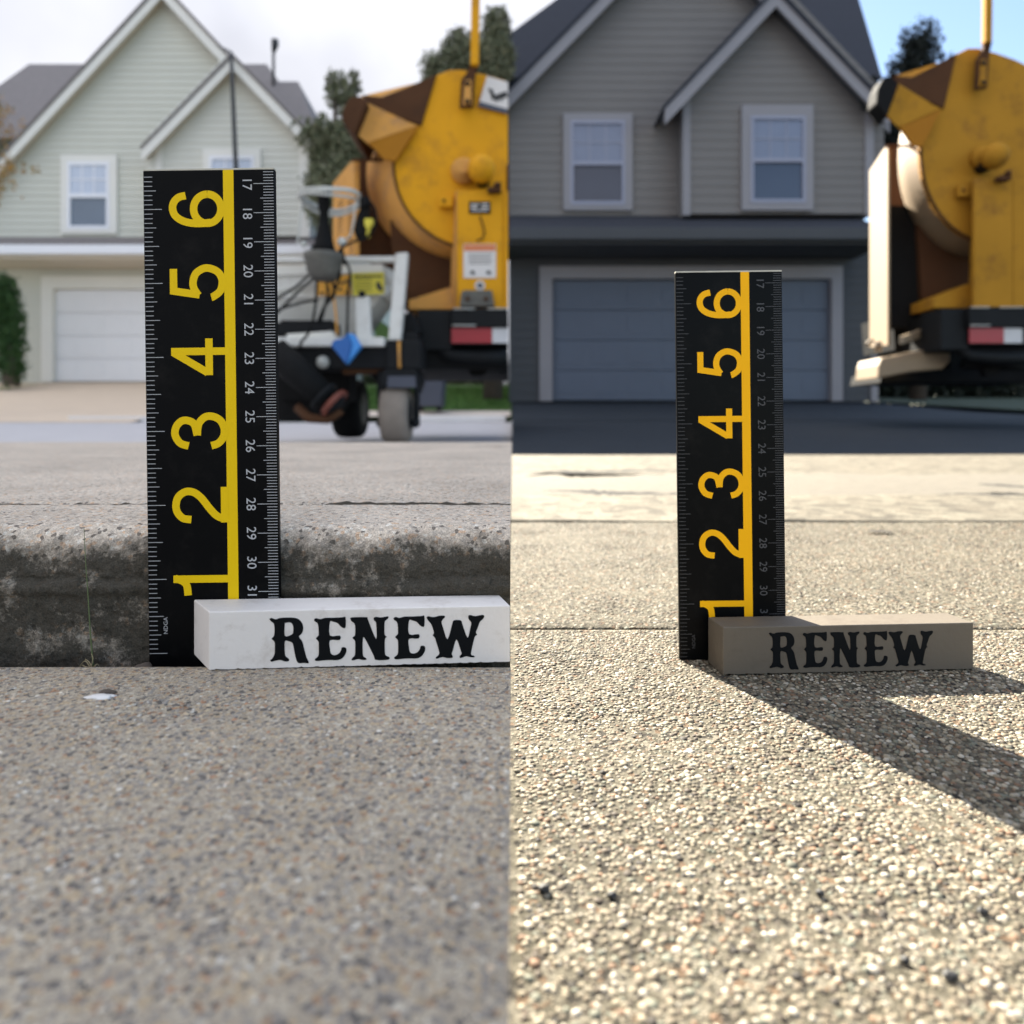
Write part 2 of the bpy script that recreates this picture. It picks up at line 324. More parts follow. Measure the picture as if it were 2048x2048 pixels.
# ------------------------------------------------------------------ ground, left half: lower slab, raised kerb slab, street, driveway
GL, GR = -.0795, -.100         # heights of the two foreground pavements below the lens
def sheet(name, prof, x0, x1, m, nx=2, label=None, disp=None, sunny=False):
    mb = MB(); xs = [x0+(x1-x0)*i/(nx-1) for i in range(nx)]
    vs = [(x, y, z+(disp(x, y) if disp else 0)) for (y, z) in prof for x in xs]
    mb.add(vs, [(j*nx+i, j*nx+i+1, (j+1)*nx+i+1, (j+1)*nx+i) for j in range(len(prof)-1) for i in range(nx-1)], disp is not None)
    o = mb.build(name, m, origin=(0, 0, 0), sunny=sunny); o['kind'] = 'structure'
    if label: o['label'] = label
    return o
def roughf(amp, sc, seed=0): return lambda x, y: amp*noise.noise(Vector((x*sc, y*sc, seed)))
EDGE = .2268
def edge_drop(x, y): 
    return .0004*noise.noise(Vector((x*60, y*60, 3)))
prof = [(-1.5, GL)]+[(y, GL) for y in np.arange(.02, EDGE-.001, .006)]+[(EDGE-.0008, GL-.0002), (EDGE, GL-.0012), (EDGE+.0003, GL-.012)]
sheet('lower_pavement', prof, -2.5, -.0004, 'concrete_grey', 120, 'grey exposed grit concrete pavement below the step', edge_drop)
sheet('crevice_soil', [(EDGE-.004, GL-.0062), (.262, GL-.0062)], -2.5, -.0006, 'soil', 2)
# raised slab: profile up the stained face, over the rounded nose and back along the top
FACE = .2440; TOP = -.0370
R = .0150; pf = []
for z in np.linspace(-.094, -.0545, 34): pf.append((FACE-.0012, z, 1.0))
for z in np.linspace(-.0540, TOP-R, 10): pf.append((FACE+.0006, z, 1.0))
for a in np.linspace(0, math.pi/2, 18)[1:]: pf.append((FACE+.0006+R*(1-math.cos(a)), TOP-R+R*math.sin(a), 1.0 if a < .15 else max(0, 1-(a-.15)/1.2)))
for y in np.linspace(FACE+R+.003, .3135, 16): pf.append((y, TOP+(y-FACE-R)*.004, 0))
NX = 380; xs = np.concatenate([np.linspace(-2.4, -.32, 60)[:-1], np.linspace(-.32, -.0006, NX)])
V = []; ST = []
for (y, z, s) in pf:
    for x in xs:
        face = s > 0
        if y < FACE and z > -.060:      # broken lip where the lower lift of concrete stops
            lip = -.0560+.0022*noise.noise(Vector((x*38, 0, 5)))+.0035*max(0, noise.noise(Vector((x*14, 2, 5))))
            off = -.0012 if z < lip else .0018
        else: off = 0
        n = .0013*noise.noise(Vector((x*45, z*70, y*30)))+.0009*noise.noise(Vector((x*190, z*190, y*190)))+.0006*noise.noise(Vector((x*600, z*600, y*600)))
        if face: V.append((x, y+off+n+.0005*noise.noise(Vector((x*420, z*420, 1))), z+.0006*noise.noise(Vector((x*160, z*90, 9)))))
        else: V.append((x, y, z+.0004*noise.noise(Vector((x*130, y*130, 2)))+.0002*noise.noise(Vector((x*420, y*420, 1)))))
        ST.append(s)
nx = len(xs); A = np.arange((len(pf)-1)*nx).reshape(len(pf)-1, nx)[:, :-1].ravel(); Fc = np.stack([A, A+1, A+nx+1, A+nx], 1)
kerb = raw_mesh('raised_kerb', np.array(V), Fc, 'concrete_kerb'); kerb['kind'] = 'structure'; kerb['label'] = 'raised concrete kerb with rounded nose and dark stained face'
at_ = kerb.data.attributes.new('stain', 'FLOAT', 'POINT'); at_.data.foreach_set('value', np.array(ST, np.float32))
js = [(.3136, TOP-.012), (.3140, TOP-.012)]
sheet('joint_filler', [(.3125, TOP-.0042), (.3146, TOP-.0042), (.3147, TOP+.0005), (.3152, TOP+.0004)], -2.4, -.0006, 'joint_dirt', 900, None, lambda x, y: (.0011*noise.noise(Vector((x*45, 1, 4)))+.0010*noise.noise(Vector((x*190, 1, 4)))+.0010*noise.noise(Vector((x*420, 1, 4)))+(.0006 if x > -.08 else 0)) if y > .3146 else 0)
def slab_edge(x, y):
    return .0005*noise.noise(Vector((x*90, y*90, 6)))-(.0022*max(0, .35+noise.noise(Vector((x*120, 7, 2)))) if y < .3165 else 0)
prof = [(.3149, TOP-.012), (.3151, TOP+.0002), (.3160, TOP+.0009)]+[(y, TOP+.001) for y in list(np.arange(.318, .42, .006))+list(np.arange(.43, 1.38, .03))]+[(1.38, TOP), (1.385, TOP-.06)]
up = sheet('upper_pavement', prof, -2.4, -.0006, 'concrete_kerb', 260, 'pale tan concrete pavement behind the kerb joint', slab_edge)
SP = [(1.36, -.098), (3.0, -.115), (5.2, -.124), (6.2, -.085), (8.5, .018)]
sheet('street', SP, -40, -.0005, 'street_grey', 2, 'pale grey street behind the raised pavement')
sheet('far_gutter', [(8.5, .0225), (8.75, .024)], -7.4, -.001, 'street_grey')
mb = MB(); mb.box((X0 := W(135, 0, 8.76).x, 8.76, 0), (W(283, 0, 8.76).x+.6, 8.9, .098)); k1 = mb.build('kerb_strip', 'kerb_white', bevel=.01); tag(k1, kind='structure')
mb = MB(); mb.box((W(830, 0, 8.76).x, 8.76, 0), (-.08, 8.92, .105)); k2 = mb.build('kerb_strip', 'kerb_white', bevel=.01); tag(k2, kind='structure')
DP = [(8.5, .0185), (8.9, .085), (10.6, .21), (15.2, .95)]
sheet('driveway', DP, W(-900, 0, 8.9).x, W(560, 0, 14).x, 'drive_left', 2, 'warm tan concrete driveway rising to the white garage door')
sheet('sidewalk', [(8.93, .100), (9.9, .19)], W(562, 0, 14).x, -.02, 'walk_left')
sheet('lawn', [(8.5, -.09), (9.95, .12), (15.5, .88), (40, 1.1), (400, 3)], -300, -.01, 'grass', 2, 'mown green lawn behind the orange mixer')
def end_face(name, pts, x, m):       # cut end of a slab, closing it down to the soil
    mb = MB(); n = len(pts); mb.hexa([(x, y, z) for y, z in pts], [(x-.004, y, z) for y, z in pts]); o = mb.build(name, m, origin=(0, 0, 0)); o['kind'] = 'structure'
end_face('slab_end', [(-1.5, GL-.0016), (EDGE-.002, GL-.0016), (EDGE-.002, -.13), (-1.5, -.13)], -.0014, 'soil')
end_face('slab_end', [(FACE+.002, TOP-.014), (FACE+.013, TOP-.0035), (1.38, TOP-.0035), (1.38, -.13), (FACE+.002, -.13)], -.0014, 'soil')
# ground, right half
def rprof(a, b, st): return [(y, GR) for y in np.arange(a, b, st)]+[(b, GR)]
sheet('near_pavement', [(-1.5, GR)]+rprof(.02, .3345, .008)+[(.3352, GR-.0012), (.3353, GR-.008)], -.004, 2.5, 'concrete_tan', 90, 'coarse tan exposed aggregate pavement in sunshine', roughf(.00025, 40, 4), True)
sheet('joint_filler', [(.333, GR-.0045), (.340, GR-.0045)], -.004, 2.5, 'soil', 2, sunny=True)
sheet('middle_pavement', [(.3372, GR-.008), (.3375, GR-.001)]+rprof(.339, .700, .012)+[(.701, GR-.006)], -.004, 2.5, 'concrete_tan', 90, 'sunny tan concrete pavement behind the joint', roughf(.0004, 26, 8), True)
sheet('back_pavement', [(.7035, GR-.006), (.7045, GR+.001)]+[(y, GR+.001+(y-.7)*.012) for y in np.linspace(.71, .93, 12)]+[(.94, GR-.003)], -.004, 4, 'concrete_tan_smooth', 60, None, roughf(.0018, 9, 2), True)
sheet('gutter', [(.934, GR-.006), (1.08, GR-.004), (1.32, GR+.0045), (1.34, GR+.002)], -.004, 6, 'street_right', 80, None, roughf(.003, 6, 3), True)
sheet('near_street', [(1.325, GR+.0005), (1.6, GR+.006), (2.16, GR+.0035)], -.004, 9, 'concrete_tan_smooth', 40, None, roughf(.002, 4, 3), True)
sheet('shaded_street', [(2.15, GR-.001), (3.5, -.085), (5.2, -.03), (6.6, .03)], -.0003, 40, 'drive_shaded', 2, 'dark blue grey street with shade painted into its colour')
sheet('shaded_driveway', [(6.6, .034), (9, .16), (11.9, .385)], .005, W(1735, 0, 11.7).x, 'drive_shaded', 2, 'driveway with shade painted into its dark colour, rising to the garage door')
sheet('shaded_lawn', [(6.4, -.05), (9, .09), (11.9, .33), (40, 1.1), (400, 3)], 0.0, 300, 'grass_shaded', 2)

def crack_and_shade(pts, wd, z, sn):  # dark strips: real cracks, and painted shadows of the gutter steps
    mb = MB(); P = catmull(pts, 8); n = len(P); vs = []
    for i, (x, y) in enumerate(P):
        p = gp_(x, y, -z); k = wd*(.35+.9*abs(noise.noise(Vector((i*.7, 2, wd*900)))))*math.sin(math.pi*min(1, max(.04, i/(n-1)))); vs += [(p.x, p.y-k, z), (p.x, p.y+k, z)]
    mb.add(vs, [(2*i, 2*i+1, 2*i+3, 2*i+2) for i in range(n-1)]); o = mb.build('crack_and_shade', 'soil', origin=(0, 0, 0), sunny=sn); o['kind'] = 'structure'
def gp_(px, py, h): d = h*F/(py-HY); return Vector(((px-CX)/F*d, d, -h))
crack_and_shade([(1085,981),(1140,982),(1200,985),(1260,987),(1345,990),(1420,992),(1500,993)], .055, GR+.0025, True)  # soil-coloured strip painting the shadow of the gutter step
crack_and_shade([(1050,946),(1100,943),(1180,944),(1300,941),(1400,942)], .060, GR+.0095, True)
crack_and_shade([(1875,994),(1910,991),(1960,990),(2060,988)], .050, GR+.0025, True)  # gutter step shadow painted as a dark strip
crack_and_shade([(1960,969),(2000,971),(2060,973)], .06, GR+.0065, True)
crack_and_shade([(1735,1063),(1752,1062),(1775,1063),(1785,1064)], .012, GR+.0022, True)
crack_and_shade([(930,894),(960,892),(1000,893),(1018,894)], .012, TOP+.0016, False)
sheet('shaded_verge', [(5.3, -.028), (5.5, .012), (7, .09), (11.9, .40), (16, .62)], W(1738, 0, 11.7).x, 60, 'grass_shaded', 2)
greyp = [((.37,.315,.24),5), ((.45,.385,.295),4), ((.29,.265,.23),3.5), ((.46,.37,.25),2), ((.10,.09,.08),1.9), ((.36,.20,.115),1.1), ((.60,.56,.48),.9), ((.50,.37,.26),.7)]
tag(pebbles('concrete_grit', -1, .062, EDGE-.002, lambda x, y: GL, .00130, .00030, .00090, .4, .60, greyp, 'aggregate', .32), kind='stuff')
tag(pebbles('kerb_grit', -1, .262, .3125, lambda x, y: TOP, .0018, .0004, .0008, .45, .6, [((.56,.475,.38),5), ((.66,.57,.46),4), ((.26,.22,.19),1.5), ((.56,.40,.26),1)], 'aggregate', .45), kind='stuff')
tag(pebbles('slab_grit', -1, .3165, .75, lambda x, y: TOP, .0036, .0006, .0014, .4, .6, [((.56,.475,.38),4), ((.66,.57,.46),4), ((.20,.17,.15),1.5), ((.56,.36,.22),1.3), ((.70,.65,.57),.8)], 'aggregate', .5), kind='stuff')
tanp = [((0.180,0.152,0.104),5), ((0.232,0.200,0.144),4.5), ((0.120,0.096,0.064),5), ((0.320,0.288,0.232),2.6), ((0.160,0.096,0.056),1.8), ((0.068,0.052,0.036),2.4), ((0.120,0.120,0.088),2), ((0.024,0.019,0.014),1.2)]
o = pebbles('sunny_aggregate', 1, .075, .334, lambda x, y: GR, .00150, .00045, .00115, .65, .3, tanp, 'aggregate', .12); tag(o, kind='stuff'); sunny(o)
tanq = [(tuple(v*.92 for v in c), q) for c, q in tanp]
o = pebbles('sunny_aggregate', 1, .3380, .700, lambda x, y: GR, .0026, .0006, .0014, .5, .4, tanq, 'aggregate', .2); tag(o, kind='stuff'); sunny(o)

# ------------------------------------------------------------------ rulers
def ribbon(pts, hw):
    P = [Vector((p[0], p[1], 0)) for p in pts]; Lf = []; Rt = []
    for i, p in enumerate(P):
        a = (p-P[i-1]).normalized() if i else None; b = (P[i+1]-p).normalized() if i < len(P)-1 else None
        if a is None: a = b
        if b is None: b = a
        n1 = Vector((-a.y, a.x, 0)); n2 = Vector((-b.y, b.x, 0)); m = (n1+n2)
        m = m.normalized() if m.length > 1e-6 else n1; k = hw/max(.35, m.dot(n1)); Lf.append(p+m*k); Rt.append(p-m*k)
    return Lf, Rt
el = lambda cx, cy, rx, ry, n=40: [(cx+rx*math.cos(2*math.pi*i/n), cy+ry*math.sin(2*math.pi*i/n)) for i in range(n+1)]
DIG = {
 '6': [el(.63, .60, .50, .47), catmull([(1.09,1.34),(1.03,1.58),(.87,1.74),(.66,1.79),(.42,1.71),(.24,1.48),(.145,1.15),(.13,.78),(.16,.5)])],
 '5': [[(1.12,1.79),(.36,1.79),(.22,.90)], catmull([(.20,.94),(.42,1.08),(.66,1.12),(.95,1.02),(1.12,.76),(1.12,.52),(1.0,.27),(.8,.14),(.58,.12),(.33,.20),(.16,.42),(.13,.5)])],
 '4': [[(.82,-.1),(.82,1.90)], [(.80,1.84),(.09,.66)], [(.0,.60),(1.26,.60)]],
 '3': [catmull([(.12,1.34),(.22,1.63),(.5,1.80),(.78,1.76),(.97,1.58),(.99,1.36),(.86,1.14),(.48,1.04)]), catmull([(.48,1.04),(.86,.99),(1.10,.77),(1.12,.5),(.98,.24),(.7,.11),(.42,.14),(.2,.32),(.12,.56)])],
 '2': [catmull([(.13,1.28),(.18,1.56),(.38,1.75),(.64,1.80),(.92,1.71),(1.09,1.46),(1.06,1.18),(.86,.92),(.5,.64),(.25,.40),(.14,.13)]), [(.02,.13),(1.24,.13)]],
 '1': [[(.63,-.1),(.63,1.92)], catmull([(.66,1.86),(.56,1.60),(.40,1.46),(.07,1.42)])]}
def ruler(loc, tilt, label, ymat, gmat, bottom, top, sc=1.0):
    cm = .01*sc
    r = thing('ruler', loc, label, 'ruler', 'black and yellow rulers standing upright', rot=(0, tilt, 0))
    Wd = 4.51*cm; Y0 = -.0011
    mb = MB(); mb.box((0, Y0, bottom*cm), (Wd, .0011, top*cm)); mb.build('blade', 'ruler_black', r, local=True, bevel=.0003)
    mb = MB(); mb.box((.01*cm, Y0, top*cm+.00002), (Wd-.01*cm, .0010, top*cm+.0006)); mb.build('bare_lit_edge', 'ruler_edge', r, local=True)  # bare edge made thicker and paler to paint a sunlit rim
    e = MB(); e.box((2.75*cm, Y0-.00006, (.35 if bottom < -.3 else .2)*cm), (3.11*cm, Y0-.00001, top*cm)); e.build('centre_line', ymat, r, local=True)
    for d in '123456':
        mb = MB(); c = float(d)*2.54
        for si, st in enumerate(DIG[d]):
            Lf, Rt = ribbon(st, .128); n = len(Lf); yy = Y0-.00008-.00002*si-(.00001 if d == '2' else 0)
            f = lambda p: ((2.80-p.x*0-p.y)*cm, yy, (c+(p.x-.63))*cm)
            mb.add([f(p) for p in Lf]+[f(p) for p in Rt], [(i, i+1, n+i+1, n+i) for i in range(n-1)])
        mb.build('numeral', ymat, r, local=True)
    ti = MB(); k = 0
    def tick(u0, u1, s, w=.0105): ti.add([(u0*cm, Y0-.00005, (s-w)*cm), (u1*cm, Y0-.00005, (s-w)*cm), (u1*cm, Y0-.00005, (s+w)*cm), (u0*cm, Y0-.00005, (s+w)*cm)], [(0, 1, 2, 3)])
    for i in range(0, int(top/2.54*16)+1):
        s = i/16*2.54
        if s > top-.1: break
        if s < bottom+.1: continue
        tick(.03, .64 if i % 16 == 0 else .53 if i % 8 == 0 else .44 if i % 4 == 0 else .32, s)
    ti.build('inch_marks', gmat, r, local=True); ti = MB()
    for i in range(0, 180):
        N_ = 33.04-i*.1; off = round((33.0-.0-i*.1)*10)
        s = (33.085-off/10)
        if s < .35 or s > top-.05: continue
        tick(3.79 if off % 10 == 0 else 4.02 if off % 5 == 0 else 4.13, 4.48, s)
    ti.build('centimetre_marks', gmat, r, local=True)
    for nn_ in range(17, 33):
        s = 33.085-nn_
        if s > top-.3 or s < .8: continue
        me = text_mesh(str(nn_), .46*cm)
        M = Matrix.Translation((3.56*cm, Y0-.00006, s*cm)) @ Matrix.Rotation(math.pi/2, 4, 'X') @ Matrix.Rotation(-math.pi/2, 4, 'Z')
        mesh_part(me, 'small_numeral', gmat, r, M)
    me = text_mesh('NDGA', .20*cm); M = Matrix.Translation((.60*cm, Y0-.00006, .95*cm)) @ Matrix.Rotation(math.pi/2, 4, 'X') @ Matrix.Rotation(math.pi/2, 4, 'Z')
    mesh_part(me, 'small_lettering', gmat, r, M)
    return r
dL = .2400
pl = W(301.0, 1305, dL)
rl = ruler((pl.x, dL, pl.z), -.0125, 'black and yellow ruler upright against the dark stained kerb, behind the white block', 'ruler_yellow', 'ruler_grey', -.50, 16.57, 58.0/57.42)
dR = .2925; pr = W(1358.5, 0, dR)
rr = ruler((pr.x, dR, -.1016), -.0115, 'black and amber ruler upright in sunshine, casting a long shadow over pebbled paving', 'ruler_amber', 'ruler_grey_shaded', .17, 16.56, 1.0)
sunny(rr)

# ------------------------------------------------------------------ lettered blocks
LET = {
'R': [[(482,238),(495,232),(520,240),(545,232),(590,229),(630,230),(660,240),(680,265),(686,295),(678,325),(660,345),(680,375),(692,420),(705,470),(720,505),(690,505),(655,505),(640,470),(632,430),(622,385),(600,374),(575,374),(575,440),(580,465),(598,480),(600,492),(580,497),(550,488),(520,492),(495,498),(488,488),(500,478),(512,455),(515,430),(515,385),(508,370),(495,358),(508,345),(513,325),(513,290),(508,265),(492,252)], [(575,262),(605,258),(620,268),(626,290),(625,320),(612,335),(575,340)]],
'E': [[(752,240),(765,232),(790,238),(820,230),(870,229),(925,226),(943,226),(943,285),(930,292),(912,280),(895,262),(870,254),(848,254),(848,338),(908,338),(906,365),(848,367),(848,420),(855,450),(875,458),(900,450),(915,430),(920,412),(938,410),(948,420),(945,445),(925,475),(895,488),(850,488),(810,490),(775,494),(758,490),(758,480),(772,470),(780,450),(780,385),(775,370),(763,356),(775,342),(780,330),(778,285),(772,262),(755,250)]],
'N': [[(972,232),(985,226),(1070,225),(1080,240),(1130,360),(1130,262),(1118,245),(1115,230),(1130,222),(1160,226),(1203,219),(1203,232),(1188,245),(1182,260),(1182,330),(1195,345),(1184,360),(1184,440),(1190,460),(1210,470),(1212,480),(1195,487),(1128,487),(1115,460),(1058,350),(1048,375),(1048,440),(1052,465),(1070,478),(1068,486),(1045,487),(1020,482),(990,490),(980,487),(985,475),(998,462),(1002,440),(1002,380),(998,365),(985,352),(998,340),(1002,325),(1002,285),(996,262),(978,248)]],
'W': [[(1442,225),(1452,217),(1485,222),(1520,214),(1550,213),(1556,222),(1540,240),(1535,255),(1545,290),(1572,360),(1600,270),(1612,242),(1655,242),(1665,265),(1697,350),(1715,290),(1720,255),(1705,235),(1702,215),(1715,208),(1745,215),(1790,207),(1802,215),(1795,232),(1775,250),(1762,285),(1750,315),(1757,332),(1742,345),(1722,430),(1720,455),(1738,462),(1740,470),(1715,470),(1690,465),(1655,475),(1648,465),(1660,450),(1655,430),(1628,360),(1605,430),(1598,450),(1605,465),(1600,474),(1570,476),(1540,470),(1505,480),(1500,470),(1518,455),(1520,435),(1500,370),(1494,350),(1480,335),(1488,322),(1480,290),(1468,262),(1450,242)]]}
LET['E2'] = [[(x+485, y-10) for x, y in LET['E'][0]]]
def block(A, B, h, back, bmat, label, span, top_mat=None):
    """A, B: front bottom corners (x, y) on the ground; back: vectors to the back corners of each end"""
    z0 = A[2]; A2 = Vector((A[0], A[1], 0)); B2 = Vector((B[0], B[1], 0)); u = (B2-A2); Ln = u.length; u.normalize()
    r = thing('lettered_block', (A[0], A[1], z0), label, 'block', 'white blocks lettered RENEW')
    bA = A2+Vector((*back[0], 0)); bB = B2+Vector((*back[1], 0))
    # front face cut in many columns so that the lower edge can be chipped
    n = 130; lo = []; 
    for i in range(n+1):
        p = A2+u*Ln*i/n; ch = .00012*abs(noise.noise(Vector((i*.9, 3, 1))))+(.00045*max(0, noise.noise(Vector((i*.45, 8, 2)))))
        lo.append(Vector((p.x, p.y, z0+ch)))
    mb = MB(); up = [Vector((v.x, v.y, z0+h)) for v in lo]
    bl = [bA+(bB-bA)*(i/n) for i in range(n+1)]; blo = [Vector((v.x, v.y, z0)) for v in bl]; bup = [Vector((v.x, v.y, z0+h)) for v in bl]
    vs = lo+up+bup+blo; k = n+1; fs = []
    for i in range(n):
        fs += [(i, i+1, k+i+1, k+i), (k+i, k+i+1, 2*k+i+1, 2*k+i), (2*k+i, 2*k+i+1, 3*k+i+1, 3*k+i)]
    fs += [(0, k, 2*k, 3*k), (n, 3*k+n, 2*k+n, k+n)]
    mb.add(vs, fs); o = mb.build('block_body', bmat, r); 
    b = o.modifiers.new('bevel', 'BEVEL'); b.width = .00035; b.segments = 2; b.limit_method = 'ANGLE'; b.angle_limit = math.radians(50)
    nrm = Vector((u.y, -u.x, 0)); 
    for key in ('R', 'E', 'N', 'E2', 'W'):
        loops = []
        for lp in LET[key]:
            q = [( (x-span[0])/(span[1]-span[0])*Ln, h*(1-(y-(197-.0263*(x-122)))/351) ) for x, y in lp]
            qs = catmull(q+[q[0]], 3)[:-1]; loops.append(qs)
        me = curve_fill(loops, .00004)
        M = Matrix(((u.x, 0, nrm.x, nrm.x*.00012), (u.y, 0, nrm.y, nrm.y*.00012), (0, 1, 0, 0), (0, 0, 0, 1)))
        mesh_part(me, 'letter', 'letter_black', r, M)
    return r
def gp(px, py, h): d = h*F/(py-HY); return Vector(((px-CX)/F*d, d, -h))
A = gp(418, 1341.6, -GL+.0000); B = gp(1020, 1325.2, -GL); B.x = -.0006
kx = (B.x-A.x)/(gp(1002, 1325.7, -GL).x-A.x)
lb = block((A.x, A.y, GL+.0003), (B.x, B.y, GL), .0187, [(-.0120, .0155), (-.0040, .0145)], 'block_white',
      'white block lettered RENEW on grey pavement by the dark kerb', (122, 122+(1908-122)*kx))
hr = -GR; A = gp(1446, 1349.6, hr-.0006); B = gp(1947, 1338, hr-.0006)
rb = block((A.x, A.y, GR+.0007), (B.x, B.y, GR), .0187, [(-.0018, .0145), (-.0015, .0145)], 'block_shaded',
      'block with shade painted into its cream colour, lettered RENEW on sunny pebbled paving, its shadow falling forward', (122, 122+2014))
sunny(rb)

# small things by the kerb
def stalk(pts, r0, name, m, label, d=.2335):
    P = catmull([tuple(W(x, y, d+k*.0008)) for k, (x, y) in enumerate(pts)], 5); n = len(P)
    mb = MB(); mb.tube(P, [r0*(1-.75*i/n) for i in range(n)], 6); return mb.build(name, m)
st = stalk([(187,1335),(181,1270),(176,1190),(171,1120),(168,1056)], .00028, 'grass_stalk', 'stalk_green', None); tag(st, 'single tall thin grass stalk growing from the crevice', 'grass stalk')
wd = thing('weed_tuft', W(185, 1334, .232), 'tuft of short dry weed blades at the foot of the grass stalk', 'weed')
for pts in ([(184,1334),(178,1324),(170,1318)], [(182,1334),(186,1318),(183,1308)], [(184,1334),(172,1334),(164,1330),(160,1336)], [(188,1334),(194,1328),(198,1332)], [(180,1334),(170,1322),(158,1334)]):
    P = catmull([tuple(W(x, y, .2325+.0004*k)) for k, (x, y) in enumerate(pts)], 5); mb = MB(); mb.tube(P, [.00022*(1-.6*i/len(P)) for i in range(len(P))], 5); mb.build('blade', 'stalk_dry', wd)
def stone(name, c, r, m, label, cat, sq=(1, .8, .6), seed=0):
    import bmesh
    bm = bmesh.new(); bmesh.ops.create_icosphere(bm, subdivisions=3, radius=1)
    for v in bm.verts:
        k = 1+.35*noise.noise(v.co*1.6+Vector((seed, 0, 0)))+.12*noise.noise(v.co*5+Vector((seed, 0, 0))); v.co = Vector((v.co.x*r*sq[0]*k, v.co.y*r*sq[1]*k, v.co.z*r*sq[2]*k))
    me = bpy.data.meshes.new(name); bm.to_mesh(me); bm.free(); me.polygons.foreach_set('use_smooth', [True]*len(me.polygons)); me.materials.append(MATS[m])
    o = bpy.data.objects.new(name, me); col.objects.link(o); o.location = c; return tag(o, label, cat)
stone('pebble', W(286, 1338, .2325), .0028, 'bark', 'dark half buried pebble in the crevice left of the ruler', 'pebble', (1.2, .8, .7), 3)
c = gp(201, 1394, -GL); stone('paint_fleck', c+Vector((0, 0, .0001)), .0037, 'chip_white', 'small white chip bedded in the grey pavement', 'chip', (1.1, .5, .13), 5)
c = gp(214, 1388, -GL); stone('dark_crumb', c+Vector((0, .0005, .0004)), .0016, 'bark', 'dark crumb lying beside the white chip', 'crumb', (1.6, .6, .5), 9)
for i, (x, y, s) in enumerate([(1090, 1777, .0013), (1640, 1786, .0009), (1902, 1952, .0013), (1810, 1920, .0009), (1965, 1822, .001), (1224, 1790, .001)]):
    o = stone('dark_pebble', gp(x, y, hr-.0008), s, 'print_black', ['black pebble nearest the left side of the sunny paving', 'small black pebble right of the middle of the sunny paving', 'black pebble in the lower right of the sunny paving', 'black pebble just above another at lower right', 'black pebble farthest to the right on the sunny paving', 'brownish black pebble second from the left on the sunny paving'][i], 'pebble', (1, .8, .7), i); sunny(o); o['group'] = 'dark pebbles on the sunny paving'

